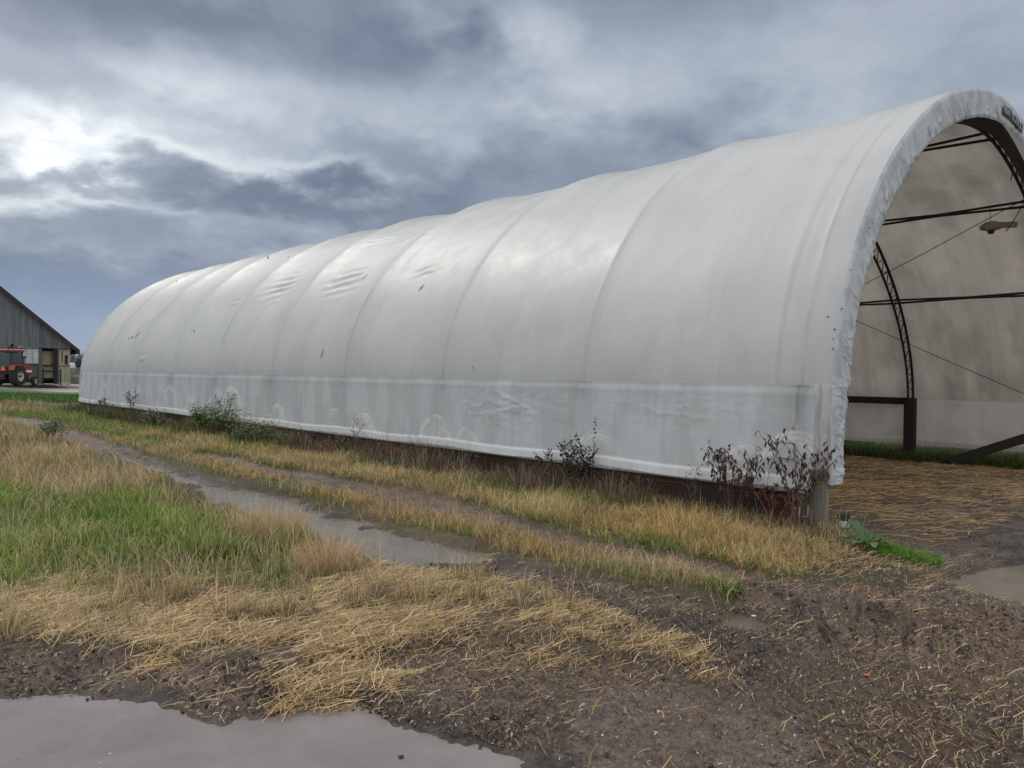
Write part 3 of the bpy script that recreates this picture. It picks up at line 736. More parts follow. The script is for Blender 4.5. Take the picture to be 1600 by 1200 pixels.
    def slit(px, py, L, ang, w_=.015, name='tear'):
        # intersect pixel ray with arch to find the spot on the cloth
        r = ray(px, py); o = -(P0 @ Bv); rt = r[:2] @ Bv
        for i in range(0, 520):
            k1 = (tt[i] - o) / rt; f1 = H + r[2] * k1 - zz[i]; k2 = (tt[i + 1] - o) / rt; f2 = H + r[2] * k2 - zz[i + 1]
            if f1 * f2 <= 0 and k1 > 0:
                s_ = (r[:2] * k1 - P0) @ Av; u0 = uu[i]; break
        else: return
        v = []; m = 7
        e = min(u0, uu[-1] - u0); hf = float(sst(0, 3.2, np.array(e)))
        for j in range(m):
            q = (j / (m - 1) - .5) * L; ss = s_ + q * math.cos(ang); u1 = u0 + q * math.sin(ang); ww = w_ * (1 - abs(2 * j / (m - 1) - 1) ** 2) + .002
            dd = .014 + float(cover_d(np.array([ss]), np.array([u1]), np.array([min(u1, uu[-1] - u1)]))[0])
            for sgn in (-1, 1):
                uq = u1 + sgn * ww * math.cos(ang); sq = ss - sgn * ww * math.sin(ang)
                a_, b_ = np.interp(uq, uu, tt), np.interp(uq, uu, zz); an, bn = np.interp(uq, uu, n_t), np.interp(uq, uu, n_z)
                v.append((a_ + an * dd, sq, b_ + bn * dd))
        mesh_np(name, np.array(v), np.concatenate([gridf(m, 2)]), M_tear, barn)
    for a in ((656, 446, .17, 2.0, .014), (567, 428, .18, 2.1, .012), (504, 552, .22, 1.8, .010), (418, 401, .35, .6, .02), (448, 395, .25, .6, .015), (276, 438, .35, .5, .02), (212, 522, .35, 2.2, .02), (204, 525, .12, .8, .03), (200, 527, .1, 2, .03), (232, 604, .28, 1.57, .02), (302, 516, .10, .5, .02), (1290, 608, .05, 1.2, .012), (1287, 604, .04, .2, .012), (740, 574, .03, 1, .008), (1316, 482, .02, 1.5, .008), (1294, 494, .02, 1.5, .008), (1305, 515, .02, 1.5, .008), (1303, 530, .015, 1.5, .006), (1302, 545, .02, 1.5, .006), (1359, 357, .02, 1.5, .008), (1330, 420, .015, 1.5, .006)): slit(*a)
build_frame()

# things at the corner of the barn -----------------------------------------------------------
def L3(t, s, z): x, y = L2W(t, s); return (x, y, z)
def foot_items():
    x, y = L2W(.12, -.09); g = float(hgt(np.array([x]), np.array([y]))[0])
    b = empty('ribbed_float', (x, y, g), TH); tag(b, 'small black ribbed canister with pale numbered band at the post foot', 'canister')
    MB().lathe([(.0, .0), (.045, 0), (.052, .02), (.052, .165), (.040, .185), (0, .185)], 20).build('body', M_blackplastic, b)
    mb = MB()
    for i in range(9):
        a = 2 * math.pi * i / 9; mb.box((.05 * math.cos(a), .05 * math.sin(a), .145), (.016, .012, .07), Matrix.Rotation(a, 3, 'Z'))
    mb.build('rib', M_blackplastic, b)
    lb = MB().lathe([(.0545, .045), (.0545, .115)], 20).build('label_band', M_label, b)
    cu = bpy.data.curves.new('numeral', 'FONT'); cu.body = '3'; cu.size = .06; cu.extrude = .001; cu.align_x = 'CENTER'
    to = bpy.data.objects.new('numeral', cu); col.objects.link(to); dg = bpy.context.evaluated_depsgraph_get(); me = bpy.data.meshes.new_from_object(to.evaluated_get(dg)); bpy.data.objects.remove(to)
    me.materials.append(M_blackplastic); o = bpy.data.objects.new('numeral', me); col.objects.link(o); o.parent = lb; o.location = (-.026, -.0505, .058); o.rotation_euler = (R(90), 0, R(-27))
    # U shaped hook and chain on the other side of the post
    x, y = L2W(-.06, .26); h = empty('steel_hook', (x, y, .05), TH); tag(h, 'bright U-shaped steel hook hanging beside the weathered corner post', 'hook')
    MB().tube([(0, -.045, .16), (0, -.045, .075), (0, -.03, .06), (0, .03, .06), (0, .045, .075), (0, .045, .15)], .0065, 8).build('hook_bar', M_galv, h, smooth=True)
    mb = MB()
    for i in range(7):
        c = Vector((0, -.05 - i * .004, .17 - i * .026)); pts = []
        for j in range(9):
            a = 2 * math.pi * j / 8
            o_ = Vector((0, math.cos(a) * .009, math.sin(a) * .018)) if i % 2 else Vector((math.cos(a) * .009, 0, math.sin(a) * .018))
            pts.append(c + o_)
        mb.tube(pts, .003, 5, False)
    mb.build('chain', M_galv, h)
    # cord hanging from the pipe
    c = MB().tube([L3(-.03, .14, .44), L3(-.05, .17, .36), L3(-.055, .33, .40), L3(-.06, .45, .36)], .006, 5).build('tie_cord', M_blackplastic)
    tag(c, 'short black cord looped under the white hem pipe', 'cord')
foot_items()
def hanging_bag():
    x, y = L2W(9.15, 1.15)
    r = ray(1550, 354); k = 10.9; 
    o = empty('hanging_lamp', (0, 0, 0)); tag(o, 'dusty plastic-wrapped lamp hanging near the cable inside the barn', 'lamp')
    t_, s_ = 9.2, 1.05
    x, y = L2W(t_, s_); rr = ray(1550, 354); z = H + rr[2] / rr[1] * y; o.location = (x, y, z); o.rotation_euler = (0, 0, TH)
    m = mat('dusty_plastic', (.30, .24, .17), .6, 0, .3, 9, .5, 14)
    v = []; fs = []
    nu, nv = 22, 14
    for i in range(nu):
        for j in range(nv):
            a = 2 * math.pi * i / nu; b = math.pi * j / (nv - 1); rr_ = 1 + .16 * math.sin(3 * a + 2 * b) + .10 * rnd.uniform(-1, 1)
            v.append((.10 * math.sin(b) * math.cos(a) * rr_, .20 * math.cos(b) , .09 * math.sin(b) * math.sin(a) * rr_))
    for i in range(nu):
        for j in range(nv - 1): fs.append((i * nv + j, ((i + 1) % nu) * nv + j, ((i + 1) % nu) * nv + j + 1, i * nv + j + 1))
    MB().add(v, fs).build('wrapping', m, o, smooth=True)
    MB().prism([(-.02, -.03), (.03, -.04), (.04, .05), (-.03, .07)], -.15, -.44, Matrix.Rotation(R(4), 4, 'X')).build('wrapping_tail', m, o)
    MB().lathe([(0, -.15), (.05, -.14), (.065, -.09), (.03, -.05)], 14).build('lamp_socket', M_black, o)
    MB().tube([(0, 0, .05), (-.05, .1, 1.2)], .005, 5).build('hanging_wire', M_cable, o)
hanging_bag()

# ================================================================ grass, straw and litter (uncountable)
rs = np.random.RandomState(5)
def sample(n, r0, r1, p=1.4, th=41):
    u = rs.rand(n); e = 2 - p
    r = (u * (r1 ** e - r0 ** e) + r0 ** e) ** (1 / e); a = R(1) * (rs.rand(n) * 2 - 1) * th
    return r * np.sin(a), r * np.cos(a)
def region(x, y):
    wx, wy = warp(x, y); t, s = W2L(x, y)
    q = {}
    q['mud'] = sst(-.06, .06, sdist(MUD, wx, wy)); gx_, gy_ = warp(x, y, .42, .9); q['green'] = sst(-.35, .35, sdist(GREEN, gx_, gy_)) * (.35 + .65 * sst(.36, .5, fbm(x, y, 1.5, 3, off=222))); q['dry'] = np.maximum(sst(-.15, .15, sdist(DRY, wx, wy)), sst(-.08, .08, sdist(DRY2, wx, wy)))
    w2x, w2y = warp(x, y, .28, 1.3); hol = .22 + .78 * sst(.42, .56, fbm(x, y, 3.0, 4, .65, off=203))
    q['straw'] = np.maximum(sst(-.28, .25, sdist(STRAW, w2x, w2y)), .75 * sst(-.2, .25, sdist(STRAW2, w2x, w2y))) * hol
    q['strip'] = sst(-.10, .04, sdist(STRIP, wx, wy))
    q['verge'] = (1 - q['mud']) * (t > -2.6) * (t < -.03) * (s > -.55 - .3 * fbm(x, y, 2, 2)) * (1 - q['strip'])
    q['water'] = np.max([sdist(p, wx, wy) for p in (PUD1, PUD2, PUD3, PUD4)], 0)
    q['inside'] = (t > .1) & (t < W - .1) & (s > -.2)
    q['t'] = t; q['s'] = s
    return q
def blades(name, x, y, L, width, colr, lean=.35, tipc=1.25, mat_=None, z=None, dirn=None, curl=.35, sink=.01):
    n = len(x); z = hgt(x, y) if z is None else z
    a = rs.rand(n) * 2 * np.pi if dirn is None else dirn + rs.randn(n) * .7
    ln = np.abs(lean + rs.randn(n) * lean * .45)
    dx, dy = np.cos(a), np.sin(a)
    sx, sy = -dy, dx
    ph = rs.rand(n) * 2 * np.pi; sx, sy = np.cos(ph), np.sin(ph)
    r = np.hypot(x, y); w = width * (1 + np.clip(r - 5, 0, 40) / 9) * (.7 + .6 * rs.rand(n))
    h1 = L * .5; b1 = L * .5 * np.sin(ln * .6); t1 = L * .5 * np.cos(ln * .6)
    l2 = np.clip(ln * (1 + curl * 2), 0, 2.6); b2 = b1 + L * .5 * np.sin(l2); t2 = t1 + L * .5 * np.cos(l2)
    v = np.empty((n, 5, 3), np.float32)
    v[:, 0] = np.stack([x - sx * w / 2, y - sy * w / 2, z - sink], -1); v[:, 1] = np.stack([x + sx * w / 2, y + sy * w / 2, z - sink], -1)
    mx, my = x + dx * b1, y + dy * b1
    v[:, 2] = np.stack([mx + sx * w * .42, my + sy * w * .42, z + t1], -1); v[:, 3] = np.stack([mx - sx * w * .42, my - sy * w * .42, z + t1], -1)
    v[:, 4] = np.stack([x + dx * b2, y + dy * b2, z + np.maximum(t2, .01)], -1)
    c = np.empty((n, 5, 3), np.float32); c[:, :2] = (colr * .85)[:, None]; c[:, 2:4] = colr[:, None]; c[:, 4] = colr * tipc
    i = np.arange(n)[:, None] * 5
    return mesh_np(name, v.reshape(-1, 3), [i + np.array([0, 1, 2, 3]), i + np.array([3, 2, 4])], mat_ or M_grass, None, c.reshape(-1, 3).clip(0, 1))
def flats(name, x, y, L, width, colr, up=.012, mat_=None, tilt=.12, dirn=None):
    n = len(x); z = hgt(x, y) + rs.rand(n) * up + .004
    a = rs.rand(n) * np.pi if dirn is None else dirn + rs.randn(n) * .55
    dx, dy = np.cos(a) * L / 2, np.sin(a) * L / 2; sx, sy = -np.sin(a) * width / 2, np.cos(a) * width / 2; tz = rs.randn(n) * tilt * L / 2; tz = np.abs(tz)
    bend = rs.randn(n) * .05
    v = np.empty((n, 6, 3), np.float32)
    mx, my = -np.sin(a) * L * bend, np.cos(a) * L * bend
    k = width * .35
    v[:, 0] = np.stack([x - dx - sx, y - dy - sy, z], -1); v[:, 1] = np.stack([x - dx + sx, y - dy + sy, z + k], -1)
    v[:, 2] = np.stack([x + mx + sx, y + my + sy, z + tz * .6 + k + .004], -1); v[:, 3] = np.stack([x + mx - sx, y + my - sy, z + tz * .6 + .004], -1)
    v[:, 4] = np.stack([x + dx + sx, y + dy + sy, z + tz + k], -1); v[:, 5] = np.stack([x + dx - sx, y + dy - sy, z + tz], -1)
    i = np.arange(n)[:, None] * 6
    c = np.repeat(colr[:, None], 6, 1)
    return mesh_np(name, v.reshape(-1, 3), [i + np.array([0, 1, 2, 3]), i + np.array([3, 2, 4, 5])], mat_ or M_straw, None, c.reshape(-1, 3).clip(0, 1))
def pal(n, cols, w=None, var=.25):
    cols = np.array(cols); k = rs.choice(len(cols), n, p=w); return cols[k] * (1 + (rs.rand(n, 1) * 2 - 1) * var)
M_grass = mat_vc('grass_blades', .6, .30, .25); M_straw = mat_vc('straw_stalks', .65, .1, .3); M_chip = mat_vc('wood_chips', .85, 0, .2)
M_leaf = mat_vc('leaves', .55, .25, .35)
GR = [(.125, .20, .035), (.085, .15, .028), (.18, .25, .05), (.23, .25, .08)]
TN = [(.52, .40, .22), (.40, .29, .15), (.64, .52, .31), (.30, .22, .12)]
OR = [(.56, .36, .15), (.45, .28, .12), (.64, .45, .22), (.32, .20, .09)]

def clump(x, y, cell, pull=.55):
    cx = np.floor(x / cell); cy = np.floor(y / cell); ix = cx.astype(np.int64); iy = cy.astype(np.int64)
    gx = (cx + .15 + .7 * _lat[ix & 255, iy & 255]) * cell; gy = (cy + .15 + .7 * _lat[iy & 255, (ix + 91) & 255]) * cell
    return gx + (x - gx) * (1 - pull), gy + (y - gy) * (1 - pull), np.arctan2(y - gy, x - gx)
def scatter_all():
    # lush green grass
    x, y = sample(400000, 4., 14, 1.2); q = region(x, y); n2 = fbm(x, y, 1.2, 3, off=71)
    k = (rs.rand(len(x)) < q['green'] * (1 - q['mud']) * (.25 + 1.1 * sst(.3, .6, n2))) & (q['water'] < -.1); x, y, n2 = x[k], y[k], n2[k]; n = len(x)
    L = .08 + .20 * rs.rand(n) * (.5 + n2 * 1.2); x, y, wind = clump(x, y, .14)
    c = pal(n, GR + [(.38, .32, .16)], [.26, .22, .22, .14, .16]) * (.7 + .7 * n2[:, None]) * 1.05
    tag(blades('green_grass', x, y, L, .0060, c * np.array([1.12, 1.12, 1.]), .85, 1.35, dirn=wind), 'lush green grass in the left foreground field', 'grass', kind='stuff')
    # dry tall grass and general rough field
    x, y = sample(520000, 5.2, 42, 1.5); q = region(x, y); n2 = fbm(x, y, .8, 3, off=171); n3 = fbm(x, y, 4, 2, off=12); r = np.hypot(x, y)
    rough = (1 - q['mud']) * (1 - q['green']) * (1 - q['straw']) * (1 - q['strip']) * (q['t'] < -2.6) + (q['s'] > LEN) * (q['t'] > -2.6)
    ing = sst(-.1, .25, sdist(GREEN, x, y)); pr = np.maximum(q['dry'] * (1 - q['mud']), rough * .9) * (1 - .80 * ing)
    k = (rs.rand(len(x)) < pr * (.35 + .9 * sst(.35, .6, n3))) & (q['water'] < -.05) & ~q['inside'] & (y < 41); x, y, n2, r = x[k], y[k], n2[k], r[k]; n = len(x)
    x, y, dr = clump(x, y, .17)
    gsel = rs.rand(n) < .34 + .5 * sst(.50, .66, fbm(x, y, .5, 3, off=33))
    L = np.where(gsel, .06 + .14 * rs.rand(n), .11 + .28 * rs.rand(n) ** 1.4) * (.6 + .8 * n2)
    c = np.where(gsel[:, None], pal(n, [(.13, .16, .045), (.19, .20, .07), (.10, .13, .04)]), pal(n, TN + [(.36, .20, .12)], [.3, .2, .25, .15, .1]))
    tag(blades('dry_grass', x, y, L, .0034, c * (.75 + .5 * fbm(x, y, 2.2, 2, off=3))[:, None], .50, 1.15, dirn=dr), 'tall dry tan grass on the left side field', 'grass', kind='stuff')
    # orange tan grass on the strip between the ruts
    x, y = sample(420000, 4.8, 32, 1.5); q = region(x, y); n2 = fbm(x, y, 1.6, 3, off=271)
    k = (rs.rand(len(x)) < q['strip'] * (.35 + sst(.3, .6, n2))) & (q['water'] < -.03); x, y = x[k], y[k]; q = region(x, y); n = len(x)
    edge = sst(-2.95, -3.3, q['t']) * sst(.35, .65, fbm(x, y, 1.2, 2, off=61) + .08)
    gsel = rs.rand(n) < .22 + .7 * edge
    L = np.where(gsel, .05 + .10 * rs.rand(n), .07 + .15 * rs.rand(n))
    c = np.where(gsel[:, None], pal(n, GR[:2] + [(.17, .19, .05)]), np.where((rs.rand(n) < sst(.4, .6, fbm(x, y, .8, 2, off=19)))[:, None], pal(n, OR), pal(n, TN)))
    x, y, dr = clump(x + .12 * fbm(x, y, 4, 2, off=61), y + .12 * fbm(x, y, 4, 2, off=71), .15, .30); c = c * (.75 + .5 * fbm(x, y, 2.5, 2, off=3))[:, None]
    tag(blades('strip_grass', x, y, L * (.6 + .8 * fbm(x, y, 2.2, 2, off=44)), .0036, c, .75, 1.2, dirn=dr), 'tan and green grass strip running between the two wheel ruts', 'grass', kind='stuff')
    # verge
    x, y = sample(900000, 6, 36, 1.5); q = region(x, y); n2 = fbm(x, y, 1.4, 3, off=371)
    k = (rs.rand(len(x)) < q['verge'] * (.4 + sst(.3, .6, n2))); x, y, n2 = x[k], y[k], n2[k]; q = region(x, y); n = len(x); t, s = q['t'], q['s']
    gp = .28 + .7 * np.exp(-((s - 3.5) / 1.6) ** 2 - ((t + .9) / .35) ** 2) + .5 * sst(9, 14, s) * sst(-1.5, -.8, t) + .35 * sst(.52, .62, fbm(x, y, .9, 2, off=91)) + .5 * sst(14, 20, s) + .25 * sst(-1.7, -2, t)
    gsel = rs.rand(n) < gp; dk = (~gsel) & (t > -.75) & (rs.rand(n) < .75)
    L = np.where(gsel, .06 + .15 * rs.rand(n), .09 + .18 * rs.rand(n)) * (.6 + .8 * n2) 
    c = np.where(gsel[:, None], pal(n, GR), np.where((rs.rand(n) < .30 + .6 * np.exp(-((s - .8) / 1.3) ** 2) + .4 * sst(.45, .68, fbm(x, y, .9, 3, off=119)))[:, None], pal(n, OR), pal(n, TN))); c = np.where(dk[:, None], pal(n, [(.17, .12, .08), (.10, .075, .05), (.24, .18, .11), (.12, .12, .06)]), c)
    x, y, dr = clump(x, y, .17, .40); c = c * (.70 + .6 * fbm(x, y, 2.2, 2, off=3))[:, None]; L = L * (1 - .55 * sst(.3, -.8, s)) * (.65 + .7 * fbm(x, y, 2.0, 2, off=45))
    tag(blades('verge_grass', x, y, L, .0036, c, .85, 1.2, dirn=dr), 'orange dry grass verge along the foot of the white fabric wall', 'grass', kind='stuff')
    # taller seed stalks standing out of the grass
    x, y = sample(60000, 5.5, 30, 1.4); q = region(x, y); r = np.hypot(x, y)
    k = (rs.rand(len(x)) < ((1 - q['mud']) * (q['t'] < -4.2) * (y > 4.6) * (1 - q['straw']) * .22 + q['verge'] * .10 + q['strip'] * .04) * sst(.35, .6, fbm(x, y, 1.2, 3, off=505))) & ~q['inside'] & (y < 36); x, y = x[k], y[k]; n = len(x)
    tag(blades('seed_stalks', x, y, .18 + .28 * rs.rand(n), .0026, pal(n, [(.62, .50, .30), (.50, .38, .22), (.36, .26, .17), (.45, .42, .25)]), .35, 1.1, curl=.3), 'thin pale seed stalks standing out of the shorter grass', 'grass', kind='stuff')
    # dead stems tangled against the planks
    n = 26000; s = rs.rand(n) ** 1.5 * LEN; t = -.04 - .75 * rs.rand(n) ** 1.3; x, y = L2W(t, s)
    den = sst(.34, .58, fbm(x, y, .9, 3, off=404)); k = rs.rand(n) < .12 + .9 * den; x, y, s, den = x[k], y[k], s[k], den[k]; n = len(x)
    gk = rs.rand(n) < .10 + .55 * sst(9, 15, s)
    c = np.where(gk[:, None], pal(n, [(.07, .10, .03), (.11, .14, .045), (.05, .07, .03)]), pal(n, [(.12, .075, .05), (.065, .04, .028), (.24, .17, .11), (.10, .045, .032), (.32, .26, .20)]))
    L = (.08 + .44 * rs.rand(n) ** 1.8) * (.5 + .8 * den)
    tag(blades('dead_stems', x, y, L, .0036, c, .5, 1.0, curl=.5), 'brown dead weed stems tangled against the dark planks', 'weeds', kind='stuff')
    # grass inside along the far wall
    n = 50000; s = rs.rand(n) * 12 - 1; t = W - .95 + 2.6 * rs.rand(n); x, y = L2W(t, s); c = pal(n, [(.05, .09, .02), (.035, .06, .018), (.09, .13, .03), (.12, .10, .05)])
    k = rs.rand(n) < .3 + sst(.3, .6, fbm(x, y, 1.5, 3, off=7)) * sst(W - 1.0, W - .5, t + fbm(x, y, 2, 2) * .4); x, y, c = x[k], y[k], c[k]
    tag(blades('far_wall_grass', x, y, .08 + .24 * rs.rand(len(x)), .006, c, .5, 1.3), 'dark green grass growing along the inside of the far wall', 'grass', kind='stuff')
    # far lawn
    n = 60000; x, y = sample(n, 37, 64, 1.6, 38); k = (x < -14) & (y > 36) & (y < 62); x, y = x[k], y[k]; n = len(x)
    tag(blades('lawn_grass', x, y, .05 + .06 * rs.rand(n), .012, pal(n, [(.06, .13, .025), (.08, .16, .03), (.045, .10, .02)]), .5, 1.2), 'short bright green lawn in front of the old barn', 'grass', kind='stuff')
    # straw
    x, y = sample(400000, 2.6, 9.5, 1.3); q = region(x, y); n2 = fbm(x, y, 2.2, 4, .6, off=55); t, s = q['t'], q['s']
    mudstraw = q['mud'] * sst(.50, .66, fbm(x, y, .9, 4, .6, off=77)) * .07 + q['mud'] * .010 + .06 * q['mud'] * sst(1.5, 3, x) * sst(5, 3.4, y) * sst(.45, .6, fbm(x, y, 1.4, 3, .6, off=7))
    pr = q['straw'] * (.38 + .6 * sst(.35, .6, n2)); pr = np.maximum(pr, mudstraw)
    pr = np.maximum(pr, .5 * np.exp(-((x - G(1350, 880)[0]) / .9) ** 2 - ((y - G(1350, 880)[1]) / .7) ** 2))
    k = (rs.rand(len(x)) < pr) & (q['water'] < .02); x, y = x[k], y[k]; q2 = q['straw'][k]; n = len(x)
    L = np.where(q2 > .3, .03 + .20 * rs.rand(n) ** 1.5, .02 + .15 * rs.rand(n) ** 2.6)
    c = pal(n, [(.50, .35, .17), (.36, .24, .12), (.64, .49, .28), (.19, .125, .07), (.44, .29, .11), (.27, .175, .10)]) * np.where(q2 > .4, 1., .85)[:, None]
    tag(flats('loose_straw', x, y, L, .0018 + .0024 * rs.rand(n) ** 1.5, c, .035, tilt=.25), 'flattened golden straw band across the near ground', 'straw', kind='stuff')
    # low stubble in the straw band
    x, y = sample(120000, 3.2, 8, 1.2); q = region(x, y); k = (rs.rand(len(x)) < np.maximum(q['straw'], .6 * sst(5.3, 6.2, np.hypot(x, y)) * (q['t'] < -4)) * (1 - q['mud']) * (1 - q['green']) * .5 * sst(.36, .56, fbm(x, y, 2, 3, off=99))) & (q['water'] < -.1); x, y = x[k], y[k]; n = len(x)
    gs = rs.rand(n) < .10 + .75 * sst(.45, .62, fbm(x, y, 1.1, 3, off=301)) * sst(5.2, 6.3, np.hypot(x, y))
    tag(blades('straw_stubble', x, y, .04 + .12 * rs.rand(n), .0034, np.where(gs[:, None], pal(n, GR), pal(n, [(.50, .38, .2), (.42, .31, .16), (.56, .44, .25)])), .95, 1.25, curl=.45), 'short bent stubble in the golden straw band', 'stubble', kind='stuff')
    # straw floor inside
    n = 70000; s = rs.rand(n) ** 1.2 * 16 - 1.0; t = .3 + rs.rand(n) * (W - 1); x, y = L2W(t, s); k = rs.rand(n) < .12 + sst(.42, .62, fbm(x, y, 1.3, 4, .6, off=90)) * sst(0, 4, t + s * .5); x, y = x[k], y[k]; n = len(x)
    tag(flats('bedding_straw', x, y, .06 + .2 * rs.rand(n), .006 + .003 * rs.rand(n), pal(n, [(.34, .22, .10), (.22, .135, .065), (.46, .32, .16), (.11, .07, .045)]), .03, tilt=.12, dirn=np.full(n, .1)), 'reddish brown straw bedding over the barn floor', 'straw', kind='stuff')
    # chips and crumbs on the mud
    x, y = sample(170000, 2.2, 14, 1.4); q = region(x, y); k = (rs.rand(len(x)) < q['mud'] * (.25 + .75 * sst(.40, .62, fbm(x, y, 1.1, 4, .6, off=77)))) & (q['water'] < -.02) & ~(q['t'] > 1); x, y = x[k], y[k]; n = len(x)
    c = pal(n, [(.13, .095, .07), (.10, .07, .052), (.06, .046, .038), (.20, .15, .105), (.04, .032, .028), (.34, .29, .23)], [.27, .25, .22, .13, .10, .03], .3)
    tag(flats('bark_crumbs', x, y, .006 + .03 * rs.rand(n) ** 2.5, .004 + .007 * rs.rand(n), c, .006, M_chip, tilt=.5), 'small brown bark crumbs and chips trodden into the mud', 'litter', kind='stuff')
    n0 = 6500; x, y = sample(n0, 2.2, 14, 1.4); q = region(x, y); k = (q['mud'] > .5) & (q['water'] < -.02) & (q['t'] < 1); x, y = x[k], y[k]; n = len(x)
    z = hgt(x, y); a = (.0022 + .0055 * rs.rand(n) ** 3)
    o8 = np.array([(1, 0, 0), (0, 1, 0), (-1, 0, 0), (0, -1, 0), (0, 0, .7), (0, 0, -.5)]); v = np.stack([x, y, z + .003], -1)[:, None] + o8[None] * a[:, None, None] * (.6 + .8 * rs.rand(n, 6, 1))
    i = np.arange(n)[:, None] * 6; fs = [i + np.array(f) for f in ((0, 1, 4), (1, 2, 4), (2, 3, 4), (3, 0, 4), (1, 0, 5), (2, 1, 5), (3, 2, 5), (0, 3, 5))]
    c = np.repeat(pal(n, [(.55, .52, .47), (.40, .37, .33), (.25, .22, .19)])[:, None], 6, 1)
    tag(mesh_np('white_grit', v.reshape(-1, 3), [np.concatenate(fs)], M_chip, None, c.reshape(-1, 3), smooth=False), 'scattered pale grit specks on the dark mud', 'gravel', kind='stuff')
    # froth specks on the near puddle
    n0 = 900; x, y = sample(n0, 2.0, 4.2, 1.2); px_, py_ = warp(x, y, .06, 3.3); k = (sdist(PUD1, px_, py_) > .02) & (rs.rand(n0) < .10 + .5 * sst(-1.2, -1.7, x)); x, y = x[k], y[k]; n = len(x); a = .002 + .005 * rs.rand(n) ** 3
    v = np.stack([x, y, np.full(n, -.0735)], -1)[:, None] + o8[None] * np.array([1, 1, .3]) * a[:, None, None] * (.6 + .8 * rs.rand(n, 6, 1)); i = np.arange(n)[:, None] * 6
    fs = [i + np.array(f) for f in ((0, 1, 4), (1, 2, 4), (2, 3, 4), (3, 0, 4), (1, 0, 5), (2, 1, 5), (3, 2, 5), (0, 3, 5))]
    tag(mesh_np('froth_specks', v.reshape(-1, 3), [np.concatenate(fs)], M_chip, None, np.repeat(pal(n, [(.6, .58, .56), (.4, .36, .33)])[:, None], 6, 1).reshape(-1, 3)), 'pale froth specks floating on the foreground puddle', 'froth', kind='stuff')
    # mud crumbs, dark
    n0 = 60000; x, y = sample(n0, 2.6, 12, 1.3); q = region(x, y); cl = np.zeros(n0)
    for (cx, cy), cr, ch in CL: cl = np.maximum(cl, np.exp(-((x - cx) ** 2 + ((y - cy) * 1.5) ** 2) / (cr * cr * 1.2)) * min(1, ch / .05))
    k = (rs.rand(n0) < q['mud'] * (cl * .8 + .012)) & (q['water'] < .12) & (q['t'] < 1); x, y = x[k], y[k]; n = len(x); z = hgt(x, y); a = .004 + .016 * rs.rand(n) ** 2.5
    v = np.stack([x, y, z + a * .2], -1)[:, None] + o8[None] * a[:, None, None] * (.6 + .8 * rs.rand(n, 6, 1))
    i = np.arange(n)[:, None] * 6; fs = [i + np.array(f) for f in ((0, 1, 4), (1, 2, 4), (2, 3, 4), (3, 0, 4), (1, 0, 5), (2, 1, 5), (3, 2, 5), (0, 3, 5))]
    c = np.repeat(pal(n, [(.045, .036, .031), (.03, .024, .021), (.065, .052, .044)])[:, None], 6, 1)
    tag(mesh_np('mud_crumbs', v.reshape(-1, 3), [np.concatenate(fs)], M_chip, None, c.reshape(-1, 3), smooth=False), 'dark wet mud crumbs thrown up beside the ruts', 'mud', kind='stuff')
scatter_all()

# ================================================================ single weeds
class Leafer:
    def __init__(s): s.v = []; s.f = []; s.c = []
    def leaf(s, p, d, L, w_, c, droop=.5, n=4, fold=.3):
        """pointed leaf from p along d, drooping"""
        d = Vector(d).normalized(); side = d.cross(Vector((0, 0, 1)))
        side = side.normalized() if side.length > .05 else Vector((1, 0, 0)); b = len(s.v); q = Vector(p)
        for i in range(n + 1):
            f = i / n; ww = w_ * .5 * (math.sin(math.pi * min(.97, f * .9 + .08)) ** .8)
            up = side.cross(d) * fold * ww
            for k in (-1, 0, 1): s.v.append(q + side * ww * k + (up if k else Vector((0, 0, 0)))); s.c.append(tuple(x * (1.0 + .12 * (k == 0)) for x in c))
            d = (d + Vector((0, 0, -droop / n * 1.6))).normalized(); q = q + d * (L / n)
        for i in range(n):
            for k in (0, 1): a = b + i * 3 + k; s.f.append((a, a + 1, a + 4, a + 3))
    def build(s, name, mat_, parent=None):
        if not s.v: return
        return mesh_np(name, np.array([tuple(p) for p in s.v]), [np.array(s.f)], mat_, parent, np.array(s.c).clip(0, 1))
def jit(c, v=.25): k = 1 + rnd.uniform(-v, v); return tuple(x * k for x in c)
